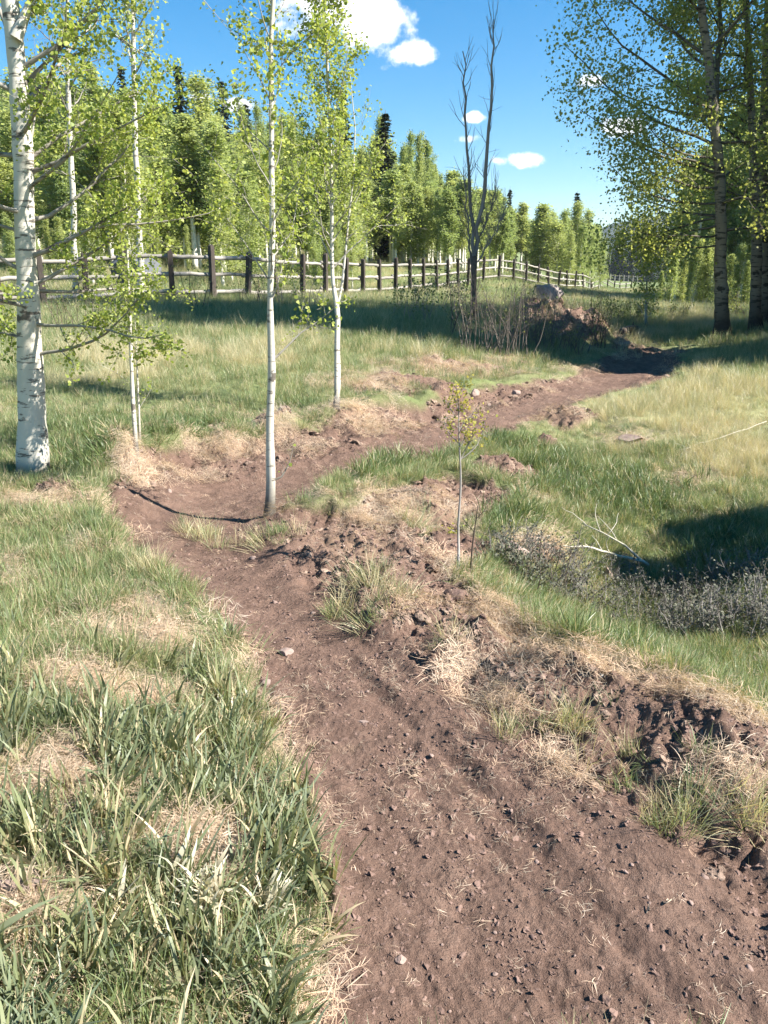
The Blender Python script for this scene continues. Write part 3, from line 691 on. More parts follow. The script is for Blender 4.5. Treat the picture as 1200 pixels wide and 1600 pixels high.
def hero_tree(name, label, cat, path_px, Y, base_xy, leafmat, barkmat, seed, branches, leaf, per, jit, nsub=8, sub2=2, group=None, dark_limbs=.5, extra_paths=(), hexa=True, k=12, up=.05, droop=.2, subf=.42, lean_y=0.0):
    """trunk traced through real points (px,py,width) at distance Y; branches = (t, azimuth deg, elevation deg, length, radius)"""
    rng = np.random.default_rng(seed)
    P = np.array([at(px, py, Y + lean_y * i) for i, (px, py, w) in enumerate(path_px)]); r = np.array([wid(px, py, Y, w) * .5 for px, py, w in path_px])
    base = np.array([base_xy[0], base_xy[1], H1(*base_xy)]) if base_xy is not None else np.array([P[0][0], P[0][1], H1(P[0][0], P[0][1])])
    P = P + np.linspace(1, 0, len(P))[:, None] ** 6 * (base - P[0])
    P = np.concatenate([[P[0] - (P[1] - P[0]) * .0 - np.array([0, 0, .12])], P]); r = np.concatenate([[r[0] * 1.25], r])
    # resample smoothly with knots
    s = np.concatenate([[0], np.cumsum(np.linalg.norm(np.diff(P, axis=0), axis=1))]); n = max(24, int(s[-1] / .09))
    si = np.linspace(0, s[-1], n); Pi = np.stack([np.interp(si, s, P[:, i]) for i in range(3)], 1); ri = np.interp(si, s, r)
    Pi = Pi + np.stack([fbm(si * 1.7, si * 0 + seed + 9 * c, 7, 3) for c in range(3)], 1) * np.array([.035, .035, 0]) * ss(0, .4, si)[:, None] * min(1, r[1] * 14)
    for _ in range(2): Pi[1:-1] = (Pi[:-2] + 2 * Pi[1:-1] + Pi[2:]) / 4
    ri = ri * (1 + .35 * np.exp(-si / (r[1] * 2.2 + .02))) * (1 + .07 * rng.normal(size=n) * (rng.random(n) < .35))
    tr = thing(name, label, cat, base, group)
    a = Acc(); a.tube(Pi, ri, k, 0.0)
    obj('trunk', a.build('trunk', barkmat, off=base), tr)
    lp = []
    for (t, az, el, Lb, rb) in branches:
        p = along(Pi, t); azr = R(az); elr = R(el)
        d = np.array([math.cos(azr) * math.cos(elr), math.sin(azr) * math.cos(elr), math.sin(elr)])
        m = limb(rng, p, d, Lb, 8, up, .10); b = Acc()
        twiggy(rng, b, m, rb, nsub, Lb * subf, lp, per, jit, sub2, up * .6, 6, .2, dark_limbs)
        obj('branch', b.build('branch', barkmat, off=base), tr)
    for (pts, Yp, va) in extra_paths:
        b = Acc(); Q = np.array([at(px, py, Yp + i * .02) for i, (px, py, w) in enumerate(pts)]); rr = np.array([wid(px, py, Yp, w) * .5 for px, py, w in pts])
        twiggy(rng, b, Q, rr[0], nsub, np.linalg.norm(Q[-1] - Q[0]) * .4, lp, per * (.05 if pts[0][1] > 700 and va > .8 else 1), jit, sub2, .03, 8, .3, va)
        obj('branch', b.build('branch', barkmat, off=base), tr)
    C = np.concatenate(lp); V, Fq, v = leaves(C, leaf, rng, hexa, 0, droop)
    obj('crown', mesh_np('crown', V - base, [Fq], leafmat, True, {'v': v}), tr)
    return tr

def spread_branches(rng, n, t0, t1, L0, L1, el0, el1, r0, r1, az0=None):
    out = []
    for i in range(n):
        t = t0 + (t1 - t0) * (i + rng.random() * .8) / n; f = (t - t0) / (t1 - t0 + 1e-9)
        az = (i * 137.5 + rng.uniform(-25, 25)) if az0 is None else rng.uniform(*az0)
        out.append((t, az, rng.normal(el0 + (el1 - el0) * f, 8), (L0 + (L1 - L0) * f) * rng.uniform(.7, 1.2), r0 + (r1 - r0) * f))
    return out

rg = np.random.default_rng(3)
# old pale tree at the left edge
b0 = gpt(52, 742)
hero_tree('birch_tree', 'thick white trunked tree with low leafy limbs standing in grass at the left edge', 'tree',
          [(50,745,50),(49,720,44),(47,640,40),(45,560,37),(42,480,34),(38,420,31),(35,340,30),(36,280,30),(34,200,29),(30,140,28),(22,60,27),(15,0,26),(5,-120,24),(-5,-300,20),(-15,-520,14),(-20,-800,8),(-20,-1000,3)], 5.85, b0[:2],
          M_LEAF_NEAR, M_BIRCH, 21,
          spread_branches(rg, 15, .16, .50, 1.15, 1.4, 5, 25, .016, .02) + [(.20,-20,-8,1.25,.015),(.24,15,18,1.35,.016),(.27,-12,5,1.4,.016),(.31,30,12,1.4,.017),(.34,-25,15,1.2,.016),(.30,170,10,.9,.015),(.23,200,0,.9,.014),(.37,8,22,1.3,.016)] + spread_branches(rg, 16, .52, .97, 1.7, .6, 30, 50, .022, .008),
          .027, 22, .032, 9, 2, None, .75, [([(30,150,9),(50,120,7),(95,75,5.5),(140,25,4),(190,-30,3)], 5.9, .9), ([(25,60,20),(45,10,16),(70,-50,13)], 5.8, .1)], True, 14)
# centre aspen
b1 = gpt(421, 803)
hero_tree('aspen_tree', 'slim white aspen standing alone on the bare dirt inside the trail bend', 'tree',
          [(421,803,19),(421,795,16),(424,760,14),(421,735,15),(419,690,12.5),(420,640,12),(424,585,11),(422,550,11),(421,480,10),(425,400,9.5),(424,300,9),(423,180,8),(420,80,7),(425,0,6.5),(428,-120,5.5),(430,-260,4),(434,-420,2)], 5.2, b1[:2],
          M_LEAF_NEAR, M_ASPEN, 22,
          spread_branches(rg, 30, .34, .98, .62, .26, 48, 60, .006, .003), .026, 7.5, .026, 6, 2, 'young aspens along the trail', .5,
          [([(424,565,4),(445,545,3),(470,520,2.5),(500,500,2),(535,470,1)], 5.2, .5), ([(424,752,4),(440,745,3.5),(452,725,3),(458,700,1.5)], 5.2, .9)], True, 12)
# second aspen with forked stem
b2 = gpt(525, 641)
hero_tree('aspen_tree', 'slim forked aspen rooted on the grassy lip above the trail', 'tree',
          [(525,641,11),(526,620,9.5),(526,560,9),(527,500,8.5),(527,478,8),(521,440,5.8),(519,380,6),(518,300,5.5),(515,200,5),(510,80,4.2),(505,0,3.6),(502,-90,2.5),(500,-180,1)], 8.9, b2[:2],
          M_LEAF_NEAR, M_ASPEN, 23,
          spread_branches(rg, 30, .34, .80, 1.05, .5, 42, 58, .009, .005) + spread_branches(rg, 10, .80, .99, .4, .2, 55, 65, .005, .003), .032, 11, .045, 7, 2, 'young aspens along the trail', .4,
          [([(527,480,5),(535,440,4.4),(540,390,4),(545,340,3),(552,280,3),(555,200,2),(545,100,1)], 8.85, .0)], True, 10)
# thin double stem sapling on the turf corner
b3 = gpt(213, 714)
hero_tree('aspen_tree', 'thin aspen sapling with a twin stem on the turf corner by the trail bend', 'tree',
          [(214,714,8),(212,690,7),(208,640,6.5),(206,560,5.5),(204,480,4.5),(200,400,3.5),(196,320,2.5),(193,250,1.5)], 6.45, b3[:2],
          M_LEAF_NEAR, M_ASPEN, 24,
          spread_branches(rg, 15, .40, .98, .42, .25, 35, 55, .005, .003), .028, 5, .03, 5, 2, 'young aspens along the trail', .6,
          [([(219,708,4.5),(217,640,4),(214,570,3),(211,500,2)], 6.45, .1)], True, 8)
# little sapling in the rough ground
b4 = gpt(716, 892)
hero_tree('aspen_sapling', 'knee high bare stemmed sapling with a yellow leaf tuft in the churned earth', 'sapling',
          [(715,892,5),(717,860,4),(716,820,3.8),(720,775,3.4),(721,740,3),(718,700,2.5),(717,665,2),(717,630,1.4),(716,605,.8)], 4.05, b4[:2],
          leaf_mat('yellow_sapling_leaf', (.26, .26, .06), (.46, .40, .10), .4, 1.4, 0), M_DEAD, 25,
          spread_branches(rg, 9, .70, .98, .17, .08, 40, 60, .003, .002) + [(.66,10,30,.26,.003),(.66,-5,45,.2,.003),(.3,160,40,.05,.002)], .016, 2.4, .018, 5, 2, None, .2, (), True, 8)
b5 = gpt(735, 895)
hero_tree('aspen_sapling', 'short leafless twig sapling standing beside the taller yellow tufted one', 'sapling',
          [(731,895,3),(738,850,2.6),(744,810,2),(746,790,1)], b5[1], b5[:2],
          M_LEAF_NEAR, M_TWIG, 26, [(.5,20,45,.12,.002),(.7,160,50,.1,.002),(.85,0,60,.08,.0015)], .010, .4, .01, 3, 1, None, .2, (), True, 6)
# trunks behind the fence on the left
def simple_tree_px(name, label, cat, path, Y, mat, leafmat, seed, n, t0, L0, L1, leaf, per, jit, group=None, el=(40, 60), nsub=5, sub2=2, r=(.02, .008), va=.3):
    return hero_tree(name, label, cat, path, Y, None, leafmat, mat, seed, spread_branches(np.random.default_rng(seed), n, t0, .98, L0, L1, el[0], el[1], r[0], r[1]), leaf, per, jit, nsub, sub2, group, va, (), False, 9)
simple_tree_px('aspen_tree', 'tall straight white aspen trunk rising beside the fence on the left', 'tree',
               [(220,452,11),(219,400,10),(216,330,9.5),(213,250,8.5),(209,150,7.5),(208,60,6.5),(208,-60,5),(208,-200,2)], 24.5, M_ASPEN, M_LEAF_FAR, 31, 26, .55, 1.6, .7, .11, 3.5, .12, None, (35, 55), 6, 2, (.035, .015))
simple_tree_px('aspen_tree', 'bare topped pale tree with reddish twigs behind the thick white trunk', 'tree',
               [(118,470,10),(116,380,9),(113,280,9),(110,200,8),(106,110,7),(104,50,6),(106,-40,4),(108,-160,2)], 22, M_ASPEN, M_LEAF_FAR, 32, 26, .45, 1.5, .9, .06, .55, .08, None, (30, 50), 8, 3, (.03, .012), .9)
# leafless stems in front of the fence
def dead_tree():
    base = gpt(740, 505); rng = np.random.default_rng(41)
    t = thing('dead_tree', 'dead leafless tree with several dark stems rising in front of the fence', 'tree', base)
    Y = base[1]
    a = Acc(); P = np.array([base - [0, 0, .1], at(740, 470, Y), at(740, 430, Y), at(741, 395, Y)]); a.tube(P, [.085, .072, .072, .072], 9)
    obj('trunk', a.build('trunk', M_TWIG, off=base), t)
    stems = [[(741,400,8),(737,330,7),(731,250,5.5),(726,160,4),(725,80,2)], [(742,400,9),(752,340,8.5),(761,260,7.5),(766,170,6),(770,90,4),(772,30,2)], [(739,420,5),(733,370,3.5),(729,330,3),(724,260,1.5)], [(744,390,3.5),(757,360,2.8),(768,325,2),(778,290,1)], [(744,410,3.5),(762,385,2.6),(780,350,2),(792,322,1)]]
    for s in stems:
        b = Acc(); lp = []; Q = np.array([at(px, py, Y + rng.normal(0, .05)) for px, py, w in s]); rr = [wid(px, py, Y, w) * .38 for px, py, w in s]
        ii = np.linspace(0, len(Q) - 1, 14); Qi = np.stack([np.interp(ii, range(len(Q)), Q[:, c]) for c in range(3)], 1) + rng.normal(0, .025, (14, 3)); Qi[0] = Q[0]
        b.tube(Qi, np.interp(ii, range(len(Q)), rr), 7, 0, False)
        for j in range(26):
            tt = rng.uniform(.12, .97); p = along(Qi, tt); az = rng.uniform(0, 6.28)
            S = limb(rng, p, [math.cos(az) * .7, math.sin(az) * .7, 1.0], rng.uniform(.3, .75), 6, .16, .13); b.tube(S, np.linspace(.008, .0025, 7), 4, 0, False)
            S2 = limb(rng, along(S, .4), norm(S[-1] - S[0]) + rng.normal(0, .5, 3), .35, 4, .1, .15); b.tube(S2, np.linspace(.006, .002, 5), 3, 0, False)
        obj('stem', b.build('stem', M_DEAD, off=base), t)
dead_tree()
print('hero trees', round(time.time() - T0, 1))

# big trees on the right
BIGBR = lambda s, n, t0, L: spread_branches(np.random.default_rng(s), n, t0, .97, L, L * .35, 8, 45, .038, .015)
def big_tree(label, path, Y, seed, n=30, t0=.24, L=3.6, extra=(), per=20.0, group='big trees on the right knoll'):
    return hero_tree('aspen_tree', label, 'tree', path, Y, None, M_LEAF_BIG, M_BIGBARK, seed, BIGBR(seed, n, t0, L) + list(extra), .070, per, .17, 11, 3, group, .6, (), False, 12, .035, .3, .40)
big_tree('big dark trunked aspen nearest the trail, its leafy limbs reaching out over the path',
         [(1127,532,27),(1127,505,21),(1126,440,19),(1126,360,17),(1125,280,16),(1117,200,14),(1107,100,14),(1095,0,11),(1085,-110,9),(1080,-260,8),(1078,-420,6),(1076,-760,2)], 18, 51, 32, .15, 2.9,
         [(.25,185,8,3.6,.035),(.29,175,15,3.9,.035),(.21,190,0,3.0,.03),(.35,180,20,3.8,.035),(.41,172,26,3.4,.035),(.23,205,-6,2.8,.03),(.27,215,2,2.9,.03),(.33,150,8,3.0,.03),(.32,80,70,4.5,.08),(.18,180,-12,2.5,.028),(.165,200,-14,2.2,.025),(.19,160,-10,2.6,.028),(.15,175,-6,2.0,.025)])
big_tree('leaning grey trunk second from the path among the big trees', [(1178,535,22),(1179,500,17),(1181,430,16),(1182,350,15),(1179,260,13),(1174,180,11),(1170,90,9),(1168,0,8),(1150,-150,7),(1150,-300,5),(1150,-560,2)], 19.0, 52, 28, .2, 2.7)
big_tree('dark trunk at the right edge beside the leaning grey one', [(1197,520,20),(1196,440,18),(1193,340,17),(1192,240,15),(1196,120,12),(1200,0,9),(1205,-160,7),(1208,-320,5),(1210,-560,2)], 21, 53, 26, .2, 2.7)
# trees standing further right, outside the picture, whose shade falls into it
def placed_big(label, xy, src, s=1.0, rz=0.0):
    o = src.copy(); COL.objects.link(o); o.location = (xy[0], xy[1], H1(*xy)); o.rotation_euler = (0, 0, rz); o.scale = (s, s, s); o['label'] = label; o['group'] = 'big trees beside the meadow'
    for c in src.children:
        d = c.copy(); COL.objects.link(d); d.parent = o
    return o
SRC = [o for o in SC.objects if o.get('group') == 'big trees on the right knoll']
for i, (x, y, s) in enumerate([(15.5, 19.2, 1.0), (14.8, 22.0, .9), (18.5, 24.5, 1.0), (22, 29, 1.0), (25, 34, 1.0), (29, 39, 1.1)]):
    placed_big('big leafy aspen standing in the row beside the meadow', (x, y), SRC[1 + i % 2], s, i * 1.3)
print('big trees', round(time.time() - T0, 1))

# forest of aspens and spruces behind the fence
def forest_variant(seed, Hh, width, leafs, nb, card, bare=.2, mat=M_LEAF_FAR):
    rng = np.random.default_rng(seed); n = 14; ph = rng.uniform(0, 6.28, 4)
    P = np.stack([np.cumsum(rng.normal(0, .02 * Hh / n, n)), np.cumsum(rng.normal(0, .02 * Hh / n, n)), np.linspace(-.1, Hh, n)], 1)
    a = Acc(); a.tube(P, np.linspace(Hh * .0105, .012, n), 6)
    C = []
    for i in range(nb):
        t = bare + (1 - bare) * ((i + rng.random()) / nb) ** .9; p = along(P, min(t, .995)); f = (t - bare) / (1 - bare)
        L = width * (math.sin(min(1, f * 1.25 + .18) * math.pi * .62) * (1.02 - f) ** .55 + .08) * rng.uniform(.35, 1.3)
        az = i * 2.4 + rng.normal(0, .4); el = rng.normal(.8, .28)
        L *= max(.25, 1 + .45 * math.sin(az + ph[0]) + .38 * math.sin(13 * f + ph[1]) + .25 * math.sin(29 * f + ph[2])) * (1.25 - .35 * f)
        m = limb(rng, p, [math.cos(az) * math.cos(el), math.sin(az) * math.cos(el), math.sin(el)], L, 4, .03, .12)
        a.tube(m, np.linspace(.02, .005, 5), 3, .3, False)
        k = max(3, int(leafs / nb * rng.uniform(.6, 1.4)))
        q = np.array([along(m, rng.uniform(.15, 1.05) if True else 1) for _ in range(k)]) if False else np.stack([np.interp(rng.uniform(.1, 1.0, k), np.linspace(0, 1, 5), m[:, c]) for c in range(3)], 1)
        C.append(q + rng.normal(0, .10 * width, (k, 3)) * [1, 1, 1.2])
    C = np.concatenate(C); V, Fq, v = leaves(C, card, rng, False, 0, .25)
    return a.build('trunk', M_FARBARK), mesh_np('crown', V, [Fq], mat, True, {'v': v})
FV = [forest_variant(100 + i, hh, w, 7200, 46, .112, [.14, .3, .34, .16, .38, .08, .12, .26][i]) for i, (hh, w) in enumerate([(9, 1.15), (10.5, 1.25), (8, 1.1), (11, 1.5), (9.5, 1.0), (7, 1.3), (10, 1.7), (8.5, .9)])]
def spruce_variant(seed, Hh, width, dense=0):
    rng = np.random.default_rng(seed); a = Acc(); a.tube(np.array([[0, 0, -.1], [0, 0, Hh * .5], [0, 0, Hh]]), [Hh * .013, Hh * .008, .01], 6)
    C = []; D = []
    lv = int(Hh * (5 if dense else 3.4))
    for i in range(lv):
        z = Hh * (.06 + .93 * i / lv); f = 1 - z / Hh; L = width * (f ** (.85 if dense else 1.05)) * rng.uniform(.6, 1.15) + .06
        nb = max(5, int(7 + 6 * f))
        for j in range(nb):
            az = j * 6.283 / nb + rng.normal(0, .25) + i; Lj = L * rng.uniform(.7, 1.15); k = max(4, int(Lj * (20 if dense else 13))); s = np.linspace(.12, 1, k)
            x = s * Lj; C.append(np.stack([np.cos(az) * x, np.sin(az) * x, z - .28 * x + .09 * x * x / max(Lj, .1) + rng.normal(0, .05, k)], 1) + rng.normal(0, .06, (k, 3)) * np.array([1, 1, .5])); D.append(np.full(k, az))
    C = np.concatenate(C); D = np.concatenate(D); n = len(C)
    d = np.stack([np.cos(D), np.sin(D), -.35 + rng.normal(0, .25, n)], 1); s = np.stack([-np.sin(D), np.cos(D), rng.normal(0, .5, n)], 1)
    q = rng.uniform(.6, 1.2, n)[:, None] * (.26 if dense else .21)
    V = np.stack([C - d * q * .5, C + s * q * .55 + d * q * .1, C + d * q * .9, C - s * q * .55 + d * q * .1], 1).reshape(-1, 3)
    return a.build('trunk', M_SPRBARK), mesh_np('crown', V, [np.arange(n * 4).reshape(n, 4)], M_NEEDLE, True, {'v': np.repeat(rng.random(n), 4)})
SV = [spruce_variant(200 + i, hh, w) for i, (hh, w) in enumerate([(11, 1.9), (13, 2.1), (10, 1.5)])]
SVD = [spruce_variant(200 + i, hh, w, 1) for i, (hh, w) in enumerate([(11, 1.9), (13, 2.1), (10, 1.5)])]
def put(name, label, cat, var, x, y, s, rz, group, dz=0.0, sx=1.0):
    t = thing(name, label, cat, (x, y, H1(x, y) + dz), group, rz); t.scale = (s * sx, s * sx, s)
    obj('trunk', var[0], t); obj('crown', var[1], t)
    return t
def forest():
    rng = np.random.default_rng(77); pts = []
    # (px range, Y range, number, height range, variants)
    zones = [((-80, 200), (32, 48), 30, (4, 6.5)), ((190, 420), (34, 52), 36, (3.4, 6.2)), ((400, 560), (40, 56), 26, (3.4, 5.6)), ((550, 735), (50, 62), 34, (4.0, 6.0)), ((700, 800), (60, 76), 18, (4.6, 6.3)), ((770, 930), (74, 92), 28, (5.0, 7.2)),
             ((-60, 330), (55, 90), 52, (7, 11)), ((330, 600), (58, 90), 34, (6, 9)), ((560, 780), (66, 95), 26, (5, 7.5))]
    for (a, b), (y0, y1), n, (h0_, h1_) in zones:
        for i in range(n):
            px = a + (b - a) * (i + rng.random()) / n; Y = rng.uniform(y0, y1); p = at(px, 420, Y)
            v = rng.integers(0, 8); hh = rng.uniform(h0_, h1_)
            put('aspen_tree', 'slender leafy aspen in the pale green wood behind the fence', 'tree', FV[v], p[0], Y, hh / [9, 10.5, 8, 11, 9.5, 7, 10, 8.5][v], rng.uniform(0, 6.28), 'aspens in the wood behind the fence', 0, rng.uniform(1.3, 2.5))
    # low leafy saplings along the foot of the wood
    for i in range(34):
        px = rng.uniform(-60, 560); Y = rng.uniform(27, 34) + max(0, px - 330) * .03; p = at(px, 420, Y); v = (5, 0, 6)[i % 3]
        put('aspen_sapling', 'low yellow green sapling crowding the foot of the wood behind the fence', 'sapling', FV[v], p[0], Y, rng.uniform(.22, .42), rng.uniform(0, 6.28), 'saplings along the foot of the wood', 0, rng.uniform(1.0, 1.6))
    for i in range(22):
        px = 1035 + i * 11 + rng.uniform(-6, 6); Y = rng.uniform(32, 38); p = at(px, 420, Y)
        put('aspen_sapling', 'shaded sapling crowding under the dark wood on the right', 'sapling', FV[(5, 0, 6)[i % 3]], p[0], Y, rng.uniform(.2, .36), rng.uniform(0, 6.28), 'saplings under the dark wood', 0, rng.uniform(1.2, 1.8))
    n = 1100; px = rng.uniform(-150, 690, n); Y = rng.uniform(60, 125, n); x = (px - 600) / F * Y
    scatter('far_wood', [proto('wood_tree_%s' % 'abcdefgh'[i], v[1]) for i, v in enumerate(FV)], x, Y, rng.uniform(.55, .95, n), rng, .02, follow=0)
    # the rounded bright clump at the end of the wood
    for i, (px, Y, hh) in enumerate([(878, 78, 6.6), (898, 80, 7.6), (914, 79, 7.2), (928, 82, 6.2), (906, 76, 5.4), (938, 80, 4.4), (890, 74, 4.6), (922, 77, 5.0)]):
        p = at(px, 420, Y); put('aspen_tree', 'bushy bright green aspen in the clump ending the wood by the gap', 'tree', FV[6], p[0], Y, hh / 10, i * 1.1, 'aspens of the bright clump at the end of the wood', 0, 1.75)
    # dark wood on the right
    for i in range(58):
        px = rng.uniform(1035, 1330); Y = rng.uniform(38, 62); p = at(px, 420, Y); v = rng.integers(0, 8)
        put('aspen_tree', 'shaded leafy tree in the dark wood behind the big trunks', 'tree', FV[v], p[0], Y, rng.uniform(.5, .95) * (1 + .25 * (px > 1120)), rng.uniform(0, 6.28), 'trees of the shaded wood on the right', 0, rng.uniform(1.6, 2.4))
    # spruces: crown centre px, top py
    def spr(label, px, top, Y, v, wid_=1.0):
        p = at(px, top, Y); g = H1(p[0], Y); hh = p[2] - g; put('spruce_tree', label, 'tree', SV[v], p[0], Y, hh / [11, 13, 10][v], px * .1, 'spruces rising above the wood', 0, wid_ * 1.55)
    spr('lone dark spruce standing clear against the sky left of the dead tree', 602, 172, 58, 0, 1.0)
    spr('shorter dark spruce poking above the wood close to the dead tree', 665, 214, 72, 2, .85)
    spr('dark spruce top beside the white trunk of the slim centre aspen', 345, 122, 74, 1, .8)
    spr('small dark spruce tip rising above the bright clump by the gap', 903, 298, 95, 2, .8)
    spr('tall olive spruce between the fence trunk and the dark spruce top', 277, 98, 66, 1, .9)
    spr('pale green spruce behind the crown of the forked aspen', 535, 140, 70, 0, .9)
    spr('thin dark spruce just left of the slim centre aspen crown', 384, 158, 70, 2, .75)
    spr('dim spruce tip beside the tall white trunk near the fence', 188, 100, 80, 1, .8)
    spr('small spruce tip in the tree line right of the dead tree', 797, 293, 100, 2, .7)
    # unseen spruces on the right, mostly added and sized to shade trail and wood
    for i, (x, y, hh, w) in enumerate([(11.3, 13.3, 16, .7), (15.0, 12.6, 18, .7), (10.4, 12.0, 7.0, 1.2), (12.9, 17.3, 16.5, .62), (13.2, 18.6, 8, 1.2), (12.6, 19.6, 13, .7), (15.2, 19.8, 9, 1.3), (25, 36, 13, 1.3), (27, 41, 14, 1.3), (30, 46, 15, 1.3), (32, 51, 15, 1.3), (36, 57, 16, 1.3), (28, 37.5, 13, 1.3), (34, 48, 15, 1.3), (5.5, 4.2, 3.3, 2.0), (6.9, 4.5, 4.2, 1.8)]):
        put('spruce_tree', 'thick unseen spruce right of the meadow casting shade into the view', 'tree', SVD[i % 3], x, y, hh / [11, 13, 10][i % 3], i * 1.3, 'spruces right of the meadow', 0, w)
    TALL = [forest_variant(150 + i, 16.5, 2.3, 9000, 60, .24, .60) for i in range(2)]  # unseen aspens added to shade the meadow, bare below so the mound stays lit
    for i, (x, y, s) in enumerate([(11.5, 14.8, 1.0), (12.1, 15.7, 1.04), (12.9, 15.0, 1.08)]):
        put('aspen_tree', 'tall unseen aspen, its high crown added to shade the meadow', 'tree', TALL[i % 2], x, y, s, i * 2.0, 'tall aspens right of the meadow', 0, 1.0)
    # distant spruces in the gap
    for i in range(64):
        px = rng.uniform(935, 1045); Y = rng.uniform(260, 330); p = at(px, 440, Y)
        put('spruce_tree', 'tiny dark spruce in the far stand closing the valley gap', 'tree', SV[i % 3], p[0], Y, rng.uniform(1.0, 1.7) * (1.1 if px > 955 else .8), rng.uniform(0, 6), 'spruces of the far stand in the gap')
forest()
print('forest', round(time.time() - T0, 1))

# ------------------------------------------------------------------ far hills
def hills():
    for name, Y0, prof, seed in (('far_hill', 1300, [(780, 380), (900, 372), (960, 352), (1010, 345), (1080, 330), (1250, 300), (1500, 290)], 5), ('hill_ridge', 750, [(700, 440), (900, 425), (945, 402), (985, 384), (1040, 360), (1150, 320), (1500, 260)], 9)):
        nx, nd = 160, 40
        pxs = np.linspace(prof[0][0], prof[-1][0], nx); tops = np.interp(pxs, [p[0] for p in prof], [p[1] for p in prof])
        V = []
        for j in range(nd):
            f = j / (nd - 1)
            for i in range(nx):
                P = at(pxs[i], tops[i], Y0); z = -10 + (P[2] + 10) * math.sin(min(1, f * 1.6) * math.pi / 2) * (1 if f < .65 else 1 - (f - .65) * 1.2); V.append((P[0] * (.72 + .45 * f), Y0 * (.72 + .45 * f), z))
        V = np.array(V); V[:, 2] += 9 * fbm(V[:, 0] * .01, V[:, 1] * .01, seed, 4) * ss(-8, 10, V[:, 2]) + 4.0 * np.abs(fbm(V[:, 0] * .08, V[:, 1] * .05, seed + 3, 2)) * ss(-8, 10, V[:, 2])
        i = (np.arange(nd - 1)[:, None] * nx + np.arange(nx - 1)[None]).ravel()
        o = obj(name, mesh_np(name, V, [np.stack([i, i + 1, i + nx + 1, i + nx], 1)], M_HILL)); o['kind'] = 'structure'
M_HILL = plain_mat('forested_slope', (.018, .03, .018), (.04, .055, .03), .04, .95, .2, None, 0)
hills()

# ------------------------------------------------------------------ air
from mathutils import Vector as bpy_v
def haze():
    bpy.context.view_layer.update()
    m = bpy.data.materials.new('valley_haze'); m.use_nodes = True; N = m.node_tree.nodes; N.clear()
    o = N.new('ShaderNodeOutputMaterial'); v = N.new('ShaderNodeVolumePrincipled'); v.inputs['Color'].default_value = (.80, .88, 1, 1); v.inputs['Density'].default_value = .00018; v.inputs['Anisotropy'].default_value = .2
    m.node_tree.links.new(v.outputs[0], o.inputs['Volume'])
    b3 = np.array([[o.matrix_world @ bpy_v(c) for c in o.bound_box] for o in SC.objects if o.type == 'MESH']).reshape(-1, 3)
    (x0, y0, z0), (x1, y1, z1) = b3.min(0) - [20, 60, 2], b3.max(0) + [20, 60, 6]; print('haze', x0, x1, y0, y1, z0, z1)
    V = np.array([(x, y, z) for z in (z0, z1) for x, y in ((x0, y0), (x1, y0), (x1, y1), (x0, y1))], float)
    b = obj('haze', mesh_np('haze', V, [np.array([[3, 2, 1, 0], [4, 5, 6, 7], [0, 1, 5, 4], [1, 2, 6, 5], [2, 3, 7, 6], [3, 0, 4, 7]])], m, False)); b['kind'] = 'stuff'
haze()

